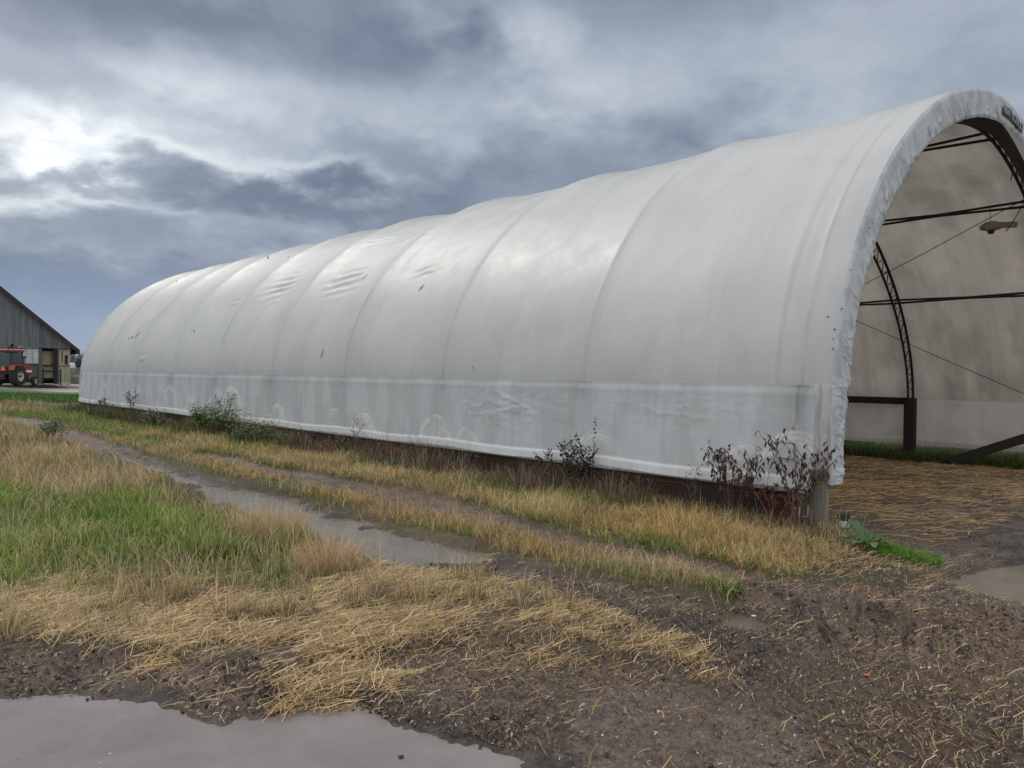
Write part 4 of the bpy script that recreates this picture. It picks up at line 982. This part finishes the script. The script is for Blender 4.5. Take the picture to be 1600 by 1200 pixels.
def weed(name, label, cat, px, off, height, stems, spread, leafc, stemc, leafL=.05, leafW=.02, per=16, droop=1.6, branch=5, start=.25, group=None, s=None, rad=.004, blen=.16):
    s = wall_s(px, off) if s is None else s
    x, y = L2W(off, s); z = float(hgt(np.array([x]), np.array([y]))[0]) - .02
    e = empty(name, (x, y, z)); tag(e, label, cat, group)
    mb = MB(); lf = Leafer()
    for k in range(stems):
        a = 2 * math.pi * k / stems + rnd.uniform(-.4, .4); hh = height * rnd.uniform(.78, 1.0); sp = spread * rnd.uniform(.4, 1.)
        # spread mostly along the wall
        dv = Vector((Av[0] * math.cos(a) + Bv[0] * math.sin(a) * .35, Av[1] * math.cos(a) + Bv[1] * math.sin(a) * .35, 0))
        pts = []
        m = 9; wob = Vector((0, 0, 0))
        for i in range(m):
            f = i / (m - 1); wob += Vector((rnd.uniform(-1, 1), rnd.uniform(-1, 1), 0)) * .012 * height * 2
            pts.append(dv * (.02 + sp * f ** 1.3) + wob * f + Vector((0, 0, hh * (f - .08 * f * f))))
        mb.tube(pts, [rad * (1.25 - f / (m - 1)) for f in range(m)], 5)
        def along(pp, cnt, st):
            for i in range(cnt):
                f = st + (1 - st) * (i + rnd.random()) / cnt; q = f * (len(pp) - 1); j = min(int(q), len(pp) - 2); p = pp[j].lerp(pp[j + 1], q - j)
                aa = rnd.uniform(0, 6.28); lf.leaf(p, (math.cos(aa), math.sin(aa), rnd.uniform(-.3, .6)), leafL * rnd.uniform(.5, 1.2), leafW * rnd.uniform(.6, 1.2), jit(rnd.choice(leafc), .3), droop * rnd.uniform(.5, 1.2), fold=rnd.uniform(.2, 1.4))
        along(pts, per, start)
        for b in range(branch):
            f = rnd.uniform(max(start, .2), .92); q = f * (m - 1); j = min(int(q), m - 2); p = pts[j].lerp(pts[j + 1], q - j); aa = rnd.uniform(0, 6.28)
            bd = Vector((math.cos(aa) * .7, math.sin(aa) * .7, .8)).normalized(); L = blen * height * 1.4 * rnd.uniform(.6, 1.2)
            bp = [p + bd * L * g + Vector((rnd.uniform(-1, 1), rnd.uniform(-1, 1), g * .6)) * .012 for g in (0, .33, .66, 1)]
            mb.tube(bp, [rad * .6, rad * .5, rad * .4, rad * .25], 4); along(bp, max(2, per // 3), .2)
    mb.build('stem', mat_plain(stemc), e); lf.build('leaves', M_leaf, e)
    return e
_mp = {}
def mat_plain(c):
    if c not in _mp: _mp[c] = mat('weed_stem', c, .7, 0, .25, 20, 0)
    return _mp[c]
MAR = [(.070, .032, .024), (.040, .025, .018), (.095, .038, .028), (.065, .045, .028), (.11, .065, .042), (.03, .022, .018)]
DKG = [(.030, .028, .018), (.045, .035, .022), (.02, .017, .013), (.05, .05, .025)]
RED = (.10, .042, .032); BRN = (.11, .075, .05); GRY = (.19, .155, .12)
weed('dock_weed', 'dark red withered weed with broad drooping leaves, left of the corner weeds', 'weed', 1148, -.28, .90, 8, .72, MAR, RED, .078, .025, 11, 2.2, 6, .42, rad=.0055)
weed('dock_weed', 'short dark red weed with bright crimson stem in front of the white hem', 'weed', 1212, -.30, .56, 5, .40, MAR, (.17, .03, .032), .070, .020, 13, 2.2, 4, .4, rad=.008)
weed('dock_weed', 'tallest dark red withered weed in front of the square patch', 'weed', 1246, -.26, 1.06, 7, .46, MAR, RED, .078, .024, 11, 2.2, 5, .4, rad=.007)
weed('seed_weed', 'thin pale bare weed between the dark red weeds', 'weed', 1190, -.16, .95, 2, .16, DKG, GRY, .012, .006, 12, 1, 10, .4, rad=.003)
weed('tall_weed', 'bushy black-leaved weed rising before the pale scuffs midway along the wall', 'weed', 905, -.22, .80, 9, .40, DKG, BRN, .036, .030, 20, 1.2, 5, .25)
weed('tall_weed', 'slender black-leaved weed standing tallest in the dark bushy clump', 'weed', 922, -.18, 1.02, 2, .08, DKG, BRN, .032, .026, 14, 1.2, 2, .4)
weed('tall_weed', 'leaning dark weed at the left side of the black-leaved clump', 'weed', 852, -.30, .66, 4, .20, DKG, BRN, .036, .030, 14, 1.2, 3, .3)
weed('seed_weed', 'bare twiggy weed before the largest scuffed arc under the wrinkles', 'weed', 655, -.15, .62, 3, .20, DKG, GRY, .012, .006, 5, 1, 8, .3, rad=.003)
weed('seed_weed', 'pair of leaning bare stalks over the red leaves', 'weed', 735, -.18, .46, 4, .22, DKG, GRY, .014, .007, 5, 1, 5, .3, rad=.003)
weed('branchy_weed', 'branching grey weed in front of the double white scuff', 'weed', 556, -.25, .85, 4, .22, [(.06, .055, .035), (.10, .12, .04)], GRY, .022, .012, 8, 1, 9, .3, rad=.0045)
weed('branchy_weed', 'upright twiggy weed in front of the biggest cluster of scuffs', 'weed', 352, -.25, 1.15, 3, .22, DKG, BRN, .05, .03, 9, 1, 7, .35, rad=.006)
weed('tall_weed', 'thin dark weed between the green shrub and the far scuffs', 'weed', 312, -.3, .95, 2, .3, DKG, BRN, .05, .03, 8, 1, 4, .4, rad=.005)
weed('far_weed', 'dark twiggy weed near the far end of the hem', 'weed', 207, -.3, 1.15, 4, .5, DKG, BRN, .05, .03, 9, 1, 6, .35, rad=.008)
weed('far_weed', 'small dark weed at the far corner of the white wall', 'weed', 160, -.3, .75, 4, .4, [(.03, .04, .02), (.05, .06, .02)], BRN, .06, .04, 12, 1, 4, .2, rad=.008)
weed('brown_weed', 'brown leafy stalk just left of the dark red weeds', 'weed', 1085, -.20, .62, 3, .14, [(.07, .045, .03), (.04, .03, .02)], BRN, .035, .02, 8, 1.6, 4, .3)
weed('brown_weed', 'low brown curled weed under the hem right of the dark clump', 'weed', 1010, -.25, .42, 5, .22, [(.09, .055, .04), (.13, .08, .055)], BRN, .03, .014, 10, 1.6, 4, .2)
weed('brown_weed', 'low brown weed with dry leaves left of the dark clump', 'weed', 800, -.35, .34, 5, .24, [(.09, .06, .04), (.15, .11, .07)], BRN, .03, .014, 9, 1.6, 4, .2)
weed('brown_weed', 'reddish brown stalks under the hem beside the branching grey weed', 'weed', 480, -.25, .6, 5, .3, [(.11, .05, .04), (.08, .045, .03)], (.14, .07, .06), .03, .014, 8, 1, 5, .3, rad=.005)
weed('green_weed', 'leafy green weed climbing over the dark hem gap', 'weed', 535, -.28, .52, 4, .2, [(.12, .17, .04), (.08, .12, .03)], (.12, .13, .05), .06, .03, 10, 1, 4, .2)
weed('red_leaved_plant', 'small plant with bright orange red leaves in the verge', 'plant', 632, -.95, .10, 6, .10, [(.50, .07, .03), (.42, .10, .05)], (.2, .05, .03), .06, .03, 8, .6, 2, .1, rad=.003)

def shrub(label, px, off, rx, rz, n, cols, L=.05, name='green_shrub', lift=.0):
    s = wall_s(px, off); x, y = L2W(off, s); z = float(hgt(np.array([x]), np.array([y]))[0])
    e = empty(name, (x, y, z)); tag(e, label, 'shrub'); lf = Leafer(); mb = MB()
    lobes = [(rnd.uniform(-.7, .7) * rx, rnd.uniform(-.2, .2) * rx, rnd.uniform(.25, .8) * rz, rnd.uniform(.25, .5)) for _ in range(9)]
    for lx, ly, lz, lr in lobes:
        mb.tube([(0, 0, -.02), (Av[0] * lx * .5, Av[1] * lx * .5, lz * .6), (Av[0] * lx + Bv[0] * ly, Av[1] * lx + Bv[1] * ly, lz + lr * .3 * rz)], [.008, .006, .003], 5)
    for i in range(n):
        lx, ly, lz, lr = rnd.choice(lobes); g = lambda: rnd.gauss(0, .45)
        a, b, c = g() * lr * rx * 1.3, g() * lr * rx * .7, abs(lz + g() * lr * rz)
        aa = rnd.uniform(0, 6.28)
        lf.leaf((Av[0] * (lx + a) + Bv[0] * (ly + b), Av[1] * (lx + a) + Bv[1] * (ly + b), c), (math.cos(aa), math.sin(aa), rnd.uniform(-.2, .7)), L * rnd.uniform(.6, 1.3), L * .55 * rnd.uniform(.6, 1.2), jit(rnd.choice(cols), .35), .6, 3)
    mb.build('branch', mat_plain(BRN), e); lf.build('leaves', M_leaf, e)
shrub('leafy green shrub against the dark hem, beside the biggest scuffs', 332, -.55, 1.0, .75, 1500, [(.075, .12, .025), (.11, .17, .04), (.045, .075, .02)], .075)
shrub('wider grey-green shrub sprawling right of the leafy green shrub', 395, -.5, 1.0, .55, 1300, [(.085, .115, .035), (.06, .085, .028), (.13, .15, .06)], .055)
shrub('low dull green shrub under the hem before the faint arc', 455, -.5, .8, .42, 900, [(.085, .095, .035), (.06, .065, .03), (.12, .12, .06)], .04)
shrub('low dark shrub at the foot of the black-leaved weeds', 905, -.30, .42, .26, 700, [(.03, .035, .018), (.06, .055, .025), (.10, .075, .035)], .026)
shrub('rounded dark green clump left of the red-leaved plant', 612, -.85, .30, .17, 700, [(.035, .075, .025), (.05, .10, .03)], .035, 'low_clump')
shrub('dark scrubby clump near the far corner of the shed', 240, -.5, 1.0, .55, 900, [(.05, .065, .025), (.035, .045, .02), (.10, .09, .05)], .07)
shrub('small dark shrub outside the far corner in the field grass', 78, -3.6, .9, .45, 800, [(.06, .085, .03), (.08, .11, .035), (.04, .05, .02)], .07)

def burdock():
    x, y = G(1352, 862); z = float(hgt(np.array([x]), np.array([y]))[0]); e = empty('burdock_plant', (x, y, z + .03)); tag(e, 'broad-leaved grey-green plant by the barn corner post', 'plant')
    for (a, L, w_, up, cc) in ((115, .30, .18, 2.2, (.060, .115, .045)), (165, .25, .15, .95, (.12, .16, .10)), (215, .20, .13, .9, (.10, .14, .08)), (20, .25, .16, 1.0, (.05, .11, .03)), (330, .22, .14, .8, (.07, .13, .04)), (270, .19, .12, .8, (.10, .16, .07)), (60, .2, .13, 1.3, (.055, .12, .03))):
        v = []; c = []; nn = 12; mm = 7; a = R(a); d = Vector((math.cos(a), math.sin(a), up)).normalized(); side = Vector((-math.sin(a), math.cos(a), 0)); q = d * .04
        for i in range(nn):
            f = i / (nn - 1); ww = w_ * .5 * (math.sin(math.pi * (.06 + .90 * f)) ** .7) * (1 - .25 * f)
            for j in range(mm):
                g = j / (mm - 1) * 2 - 1
                p = q + side * ww * g + Vector((0, 0, .35 * abs(g) * ww + .008 * math.sin(f * 17 + g * 5) - .02 * f))
                v.append(tuple(p)); k = 1.5 if abs(g) < .1 else 1 + .15 * math.sin(f * 20 + abs(g) * 8); c.append(tuple(x_ * k for x_ in cc))
            d = (d + Vector((0, 0, -.09))).normalized(); q = q + d * L / nn
        mesh_np('leaf', np.array(v), [gridf(nn, mm)], M_leaf, e, np.array(c))
burdock()
def tuft(label, px, py, n, rad, L, cols, name='grass_tuft', lean=.6, wdt=.004):
    cx, cy = G(px, py); a = rs.rand(n) * 6.283; r_ = rad * rs.rand(n) ** .6; x = cx + np.cos(a) * r_; y = cy + np.sin(a) * r_ * .8
    o = blades(name, x, y, L * (.5 + .7 * rs.rand(n)), wdt, pal(n, cols), lean, 1.3, dirn=a); tag(o, label, 'grass tuft')
tuft('bright green grass tuft right of the broad-leaved plant', 1415, 868, 1500, .30, .11, [(.12, .24, .03), (.08, .17, .02), (.16, .28, .05)])
tuft('small green tuft at the tip of the grass strip', 1128, 922, 450, .13, .09, [(.11, .22, .03), (.08, .16, .02)])
tuft('pale tan tuft leaning over the long puddle', 425, 840, 900, .30, .36, TN, lean=.35, wdt=.003)
tuft('reddish tan tuft pointing over the end of the long puddle', 515, 892, 900, .24, .32, [(.56, .38, .24), (.46, .31, .19), (.62, .47, .30)], lean=.7, wdt=.003)
tuft('tall dark green tuft beside the long puddle', 462, 862, 420, .14, .22, GR[:2] + [(.14, .15, .05)], lean=.45)
tuft('lush green tuft in the middle of the left field', 330, 865, 900, .24, .20, GR, lean=.6)
tuft('dark lush tuft at the far left of the green field', 60, 825, 900, .35, .24, GR[:3], lean=.6)
tuft('bright lush tuft upper right of the far left one', 195, 815, 1100, .40, .24, GR[:3], lean=.7)
tuft('bent pale tuft with long stalks at the left picture edge', 12, 860, 160, .25, .42, [(.42, .40, .24), (.34, .33, .17)], lean=.5, wdt=.003)
def bits():
    for (px, py, lab, c, sz) in ((1355, 1046, 'small orange red scrap lying on the mud', (.55, .13, .05), .016), (1178, 947, 'white pebble beside the clod at the strip tip', (.6, .58, .55), .014), (627, 1157, 'tiny dark leaf floating on the foreground puddle', (.03, .025, .02), .012), (1232, 940, 'second pale pebble right of the clod', (.5, .48, .45), .011)):
        x, y = G(px, py); z = max(float(hgt(np.array([x]), np.array([y]))[0]), -.075) + .003
        v = []; fs = []
        for i in range(8):
            for j in range(5):
                a = 6.283 * i / 8; b = math.pi * j / 4; k = sz * rnd.uniform(.7, 1.2); v.append((k * math.sin(b) * math.cos(a) * 1.3, k * math.sin(b) * math.sin(a), k * .5 * math.cos(b)))
        for i in range(8):
            for j in range(4): fs.append((i * 5 + j, ((i + 1) % 8) * 5 + j, ((i + 1) % 8) * 5 + j + 1, i * 5 + j + 1))
        o = MB().add(v, fs).build('pebble' if 'pebble' in lab else 'scrap', mat('scrap', c, .7, 0, .2, 60), smooth=True); o.location = (x, y, z + sz * .2); tag(o, lab, 'pebble' if 'pebble' in lab else 'scrap')
bits()

# ================================================================ old barn, tractor and things beyond the lawn
def old_barn():
    PH = R(215); e = empty('old_barn', (-44.8, 78, 0), PH); tag(e, 'old barn with grey metal gable and open bays beyond the lawn', 'barn')
    M_metal = mat('grey_metal_cladding', (.105, .115, .125), .7, 0, .35, 1.2, .3, 8, dirt=((.055, .06, .065), .7), stretch=(3, 3, .25))
    M_fascia = mat('dark_fascia', (.03, .017, .014), .8); M_roof = mat('roof_sheet', (.10, .09, .085), .7)
    M_panel = mat('pale_panel', (.36, .38, .40), .6, 0, .12, 3, dirt=((.2, .2, .2), .5)); M_tan = mat('tan_boards', (.31, .28, .20), .8, 0, .25, 3, .3, 20, dirt=((.13, .115, .085), .6), stretch=(6, 6, .5))
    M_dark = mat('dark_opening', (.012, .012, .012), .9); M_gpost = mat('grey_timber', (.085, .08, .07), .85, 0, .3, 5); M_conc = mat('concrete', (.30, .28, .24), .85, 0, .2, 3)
    d = lambda px: (78 * ((px - 800) / F) + 44.8) / (.574 * (px - 800) / F - .819)
    def zz(px, py): dd = d(px); Y = 78 - .574 * dd; return H + (575.5 + .0105 * px - py) * Y / F
    sl = .90; x1 = 9.0; zr = 3.72 + sl * x1
    # gable sheet with upright ribs
    mb = MB(); n = 60; wd_ = 18.0 / n
    for i in range(n):
        a, b = i * wd_, (i + 1) * wd_ - .04; top = lambda q: 3.75 + sl * min(q, 18 - q) + .15; bot = lambda q: 3.60 + .045 * min(q, 8)
        off = .03 if i % 2 else .0
        mb.prism([(a, bot(a)), (b, bot(b)), (b, top(b)), (a, top(a))], -.06, off)
        mb.prism([(b, bot(b)), (b + .04, bot(b + .04)), (b + .04, top(b + .04)), (b, top(b))], -.06, .035 + off * .3)
    mb.build('gable_cladding', M_metal, e)
    for sgn in (0, 1):
        mb = MB(); f = (lambda q: q) if not sgn else (lambda q: 18 - q)
        P = [(f(-.75), 3.72 + sl * -.75 + .30), (f(9), zr + .22), (f(9), zr + .42), (f(-.75), 3.72 - sl * .75 + .50)]
        if sgn: P = P[::-1]
        mb.prism(P, -28, .55); r_ = mb.build('roof', M_roof, e)
        mb = MB(); P = [(f(-.80), 3.72 - sl * .80 + .12), (f(9), zr + .02), (f(9), zr + .46), (f(-.80), 3.72 - sl * .80 + .54)]
        if sgn: P = P[::-1]
        mb.prism(P, .552, .60).build('fascia', M_fascia, r_)
    MB().box((-.62, -13, 3.25), (.35, 27, .22)).build('gutter', M_fascia, e)
    # body
    MB().box((.10, -13.5, 1.8), (.2, 26.8, 3.6)).build('side_wall', M_tan, e)
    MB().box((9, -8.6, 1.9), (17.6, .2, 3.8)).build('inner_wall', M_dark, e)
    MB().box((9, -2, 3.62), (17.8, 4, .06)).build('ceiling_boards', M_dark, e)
    def pan(name, xa, xb, ya, yb, y0, y1, m_):
        xm = (xa + xb) / 2; z0, z1 = zz(xm, yb), zz(xm, ya); MB().box(((d(xa) + d(xb)) / 2, (y0 + y1) / 2, (z0 + z1) / 2), (abs(d(xa) - d(xb)), abs(y1 - y0), z1 - z0)).build(name, m_, e)
    pan('panel', 28.5, 60, 541.5, 568, -.14, -.08, M_panel); pan('panel', 28.5, 60, 568.5, 599, -.30, -.24, M_gpost)
    for q in (40, 51): pan('panel_seam', q, q + .5, 541.8, 568, -.079, -.06, M_gpost)
    pan('post', 60.2, 65.2, 541, 600, -.25, -.02, M_gpost); pan('post', 84, 89.4, 542, 600, -.25, -.03, M_dark); pan('post', 90, 92, 545, 600, -.22, -.01, M_gpost)
    pan('post', 16, 21.5, 537, 600, -.25, .02, M_dark); pan('post', 22, 28, 539, 555, -.2, .0, M_gpost)
    pan('panel', -6, 16, 538, 552, -.2, -.14, M_tan)
    pan('boarded_bay', 65.5, 84, 548.5, 591.5, -.9, -.8, M_tan)
    for ya, yb in ((570, 572), (579, 580.6), (590.5, 593)): pan('rail', 65.3, 84, ya, yb, -.62, -.5, M_dark)
    pan('rail', 80.5, 81.6, 550, 570, -.78, -.7, M_gpost)
    pan('header_beam', 60, 108.5, 543, 546, -.35, -.26, M_dark)
    pan('panel', 92, 108.6, 546.5, 571, -.2, -.12, M_tan); pan('window', 101, 106, 555, 569.5, -.119, -.09, M_dark); pan('window', 96, 98.6, 548, 566, -.119, -.10, M_gpost)
    pan('rail', 90, 109, 571, 573, -.11, -.04, M_gpost)
    pan('lower_panel', 92.5, 109, 573, 596.5, -.2, -.07, M_tan)
    for q in (96.5, 101, 105.2): pan('panel_seam', q, q + .5, 573.5, 596, -.069, -.05, M_gpost)
    pan('sill', 92, 110, 596.7, 600.5, -.2, .05, M_conc)
    for px_, yy in ((66.2, .9), (93, .9)):
        g = empty('gate_post', tuple(e.matrix_basis @ Vector((d(px_), yy, 0)))); tag(g, 'dark slim gate post before the open bay of the old barn' if px_ < 80 else 'dark slim gate post before the boarded corner of the old barn', 'post')
        MB().lathe([(.07, 0), (.065, 1.55), (0, 1.6)], 10).build('shaft', M_dark, g); MB().lathe([(.10, 0), (.10, .08), (0, .08)], 10).build('base_plate', M_gpost, g)
    return e, M_gpost, M_conc
ob, M_gp, M_cc = old_barn()

def tractor():
    x, y = G(11.5, 603.2); e = empty('red_tractor', (x, y, 0), R(89)); tag(e, 'red cab tractor with big black rear tyres parked by the old barn', 'tractor')
    red = mat('red_paint', (.22, .016, .012), .35, 0, .2, 3, dirt=((.16, .03, .02), .5)); blk = mat('tyre_rubber', (.016, .015, .015), .85); gr = mat('rim_grey', (.42, .41, .38), .5); dk = mat('chassis', (.014, .013, .012), .7)
    wh = mat('white_roof', (.62, .60, .58), .5); gl = mat('cab_glass', (.03, .045, .045), .08, 0, .1, 3, 0)
    def wheel(name, cx, cy, rad, wid, rimr, lugs):
        fr = Matrix.Translation((cx, cy, rad)) @ Matrix.Rotation(R(90), 4, 'X')
        w = MB().lathe([(rimr, -wid / 2), (rad * .90, -wid / 2), (rad * .97, -wid * .36), (rad * .97, wid * .36), (rad * .90, wid / 2), (rimr, wid / 2), (rimr, -wid / 2)], 36, fr).build(name, blk, e)
        mb = MB()
        for i in range(lugs):
            for sd in (-1, 1):
                a = 2 * math.pi * (i + .5 * (sd > 0)) / lugs; m_ = fr @ Matrix.Rotation(a, 4, 'Z')
                c = m_ @ Vector((rad * .965, 0, sd * wid * .24)); q = (m_.to_3x3() @ Matrix.Rotation(sd * .6, 3, 'X')).to_quaternion().to_matrix(); mb.box(c, (rad * .075, rad * .06, wid * .55), q)
        mb.build('tread', blk, w)
        MB().lathe([(.0, -wid * .16), (rimr * .35, -wid * .18), (rimr * .9, -wid * .05), (rimr, -wid * .42), (rimr * 1.03, -wid * .42), (rimr * 1.03, wid * .42), (rimr, wid * .42), (rimr * .9, wid * .05), (rimr * .35, wid * .18), (0, wid * .16)], 28, fr).build('rim', gr, w)
        MB().lathe([(0, -wid * .45), (rimr * .2, -wid * .42), (rimr * .22, wid * .42), (0, wid * .45)], 12, fr).build('hub', dk, w)
    for sy in (-1, 1): wheel('rear_wheel', 0, sy * .98, .90, .56, .46, 20); wheel('front_wheel', 2.62, sy * .80, .44, .30, .23, 12)
    MB().box((1.35, 0, .80), (2.7, .44, .5)).box((0, 0, .85), (.7, 1.5, .35)).box((2.62, 0, .48), (.18, 1.35, .16)).box((-.55, 0, .85), (.6, .6, .5)).build('chassis', dk, e, bevel=.03)
    MB().prism([(1.15, 1.2), (3.05, 1.2), (3.12, 1.45), (3.05, 1.82), (2.6, 1.95), (1.15, 2.06)], -.36, .36).build('hood', red, e, bevel=.05)
    MB().box((3.10, 0, 1.45), (.05, .62, .55)).build('grille', dk, e); MB().box((2.2, -.365, 1.35), (1.3, .02, .22)).build('side_decal', wh, e)
    for sy in (-1, 1): MB().prism([(-.95, 1.45), (-.7, 1.92), (.35, 1.95), (.85, 1.5), (.8, 1.42), (.32, 1.83), (-.66, 1.80), (-.88, 1.42)], sy * .72, sy * 1.22).build('fender', red, e)
    cab = MB()
    for cx, cy in ((-.62, -.72), (-.62, .72), (.95, -.66), (.95, .66)): cab.box((cx, cy, 2.2), (.09, .09, 1.85))
    cab.box((.16, 0, 1.35), (1.6, 1.46, .5)).box((.16, 0, 3.06), (1.66, 1.5, .07)).build('cab_frame', dk, e)
    MB().box((-.63, 0, 2.3), (.02, 1.36, 1.35)).box((.96, 0, 2.3), (.02, 1.24, 1.35)).box((.16, -.71, 2.3), (1.5, .02, 1.35)).box((.16, .71, 2.3), (1.5, .02, 1.35)).build('cab_glass', gl, e)
    MB().box((.1, 0, 2.05), (.5, .55, .8)).build('seat', dk, e, bevel=.05)
    MB().box((.18, 0, 3.20), (1.9, 1.66, .20)).build('cab_roof', red, e, bevel=.05); MB().box((.18, 0, 3.315), (1.84, 1.6, .05)).build('roof_cap', wh, e, bevel=.02)
    for cx, cy in ((-.75, -.6), (-.75, .6), (1.0, -.6), (1.0, .6)): MB().box((cx, cy, 3.42), (.12, .2, .14)).build('work_lamp', dk, e, bevel=.02)
    MB().lathe([(.06, 0), (.06, 1.55), (.05, 1.6), (0, 1.6)], 12, Matrix.Translation((1.15, -.60, 1.75))).build('exhaust_stack', dk, e)
    MB().lathe([(.06, 0), (.06, .62), (.21, .64), (.22, .76), (.10, .80), (0, .80)], 14, Matrix.Translation((2.15, -.1, 1.95))).build('air_intake', dk, e)
    orange = mat('orange_reflector', (.75, .10, .04), .4)
    MB().prism([(-.26, 0), (.26, 0), (0, .42)], -.012, .012, Matrix.Translation((-.88, -.20, 1.42)) @ Matrix.Rotation(R(90), 4, 'Z')).build('warning_triangle', orange, e)
    MB().box((1.05, -.95, 1.1), (.6, .3, .08)).box((1.05, -.95, .75), (.5, .3, .06)).build('step', dk, e)
tractor()
def beyond():
    def at(px, Y): r = ray(px, 575); return r[0] / r[1] * Y, Y
    x, y = at(121, 84); e = empty('plank_stack', (x, y, 0), R(12)); tag(e, 'stack of long grey planks on concrete blocks right of the old barn', 'plank stack')
    m = mat('grey_planks', (.20, .20, .19), .8, 0, .4, 4, stretch=(.4, 3, 6))
    for i in range(7): MB().box((rnd.uniform(-.3, .3), 0, .98 + i * .11), (3.6 + rnd.uniform(-.4, .4), 1.0, .075)).build('plank', m, e)
    for q in (-1.2, 1.2): MB().box((q, 0, .86), (.12, 1, .14)).build('bearer', M_gp, e)
    x, y = at(119, 83); b = MB().box((0, 0, .0), (2.4, .9, .80)).build('concrete_block', M_cc, bevel=.04); b.location = (x, y, .40); tag(b, 'pale concrete block under the grey planks', 'concrete block')
    b2 = b.copy(); b2.location = (x + 2.7, y + .4, .40); col.objects.link(b2); tag(b2, 'pale concrete block half hidden by the white shed corner', 'concrete block')
    bark = mat('bark', (.07, .055, .045), .9)
    def tree(name, lab, px, Y, h, rw, cols, n, cat='tree', trunk_h=.3, group=None):
        x, y = at(px, Y); e = empty(name, (x, y, 0)); tag(e, lab, cat, group); lf = Leafer(); mb = MB()
        mb.tube([(0, 0, -.1), (.1, 0, h * .35), (0, .1, h * .75)], [.03 * h, .022 * h, .008 * h], 7)
        lob = []
        for i in range(12):
            a = rnd.uniform(0, 6.28); rr = rnd.uniform(.15, .75) * rw; q = Vector((math.cos(a) * rr, math.sin(a) * rr, h * rnd.uniform(trunk_h + .1, .9))); lob.append((q, rnd.uniform(.25, .45) * rw)); mb.tube([(.05, 0, h * rnd.uniform(.25, .5)), q * .6 + Vector((0, 0, q.z * .3)), q], [.012 * h, .008 * h, .003 * h], 5)
        for i in range(n):
            q, r_ = rnd.choice(lob); p = q + Vector((rnd.gauss(0, .5), rnd.gauss(0, .5), rnd.gauss(0, .45))) * r_; a = rnd.uniform(0, 6.28)
            lf.leaf(p, (math.cos(a), math.sin(a), rnd.uniform(-.4, .6)), h * .055, h * .035, jit(rnd.choice(cols), .35), .5, 2)
        mb.build('trunk', bark, e); lf.build('crown', M_leaf, e)
    tree('blue_green_tree', 'blue-green tree close beside the old barn corner', 113, 122, 4.4, 2.0, [(.05, .065, .06), (.08, .10, .10), (.03, .04, .035)], 1500)
    tree('autumn_tree', 'brown autumn tree between the old barn and the white shed', 130, 150, 4.4, 3.0, [(.12, .075, .045), (.09, .055, .035), (.15, .11, .06)], 1800)
    x, y = at(111.5, 112); s_ = empty('silver_tank', (x, y, 0)); tag(s_, 'small pale domed tank among the trees by the old barn', 'tank')
    MB().lathe([(.55, 0), (.55, 2.0), (.5, 2.3), (.3, 2.5), (0, 2.55)], 18).build('shell', mat('tank_white', (.5, .52, .55), .4), s_, smooth=True); MB().lathe([(.12, 2.5), (.12, 2.65), (0, 2.66)], 10).build('lid', M_gp, s_)
    # tree belt on the horizon
    px = -260
    for i in range(26):
        px = -420 + i * 30 + rnd.uniform(-8, 8)
        if 96 < px < 150: continue
        tree('hedgerow_tree', 'distant hedgerow tree on the horizon behind the old barn', px, rnd.uniform(200, 260), rnd.uniform(4, 7), rnd.uniform(3, 4.5), [(.06, .07, .045), (.09, .07, .045), (.05, .055, .04)], 260, group='distant hedgerow trees')
beyond()
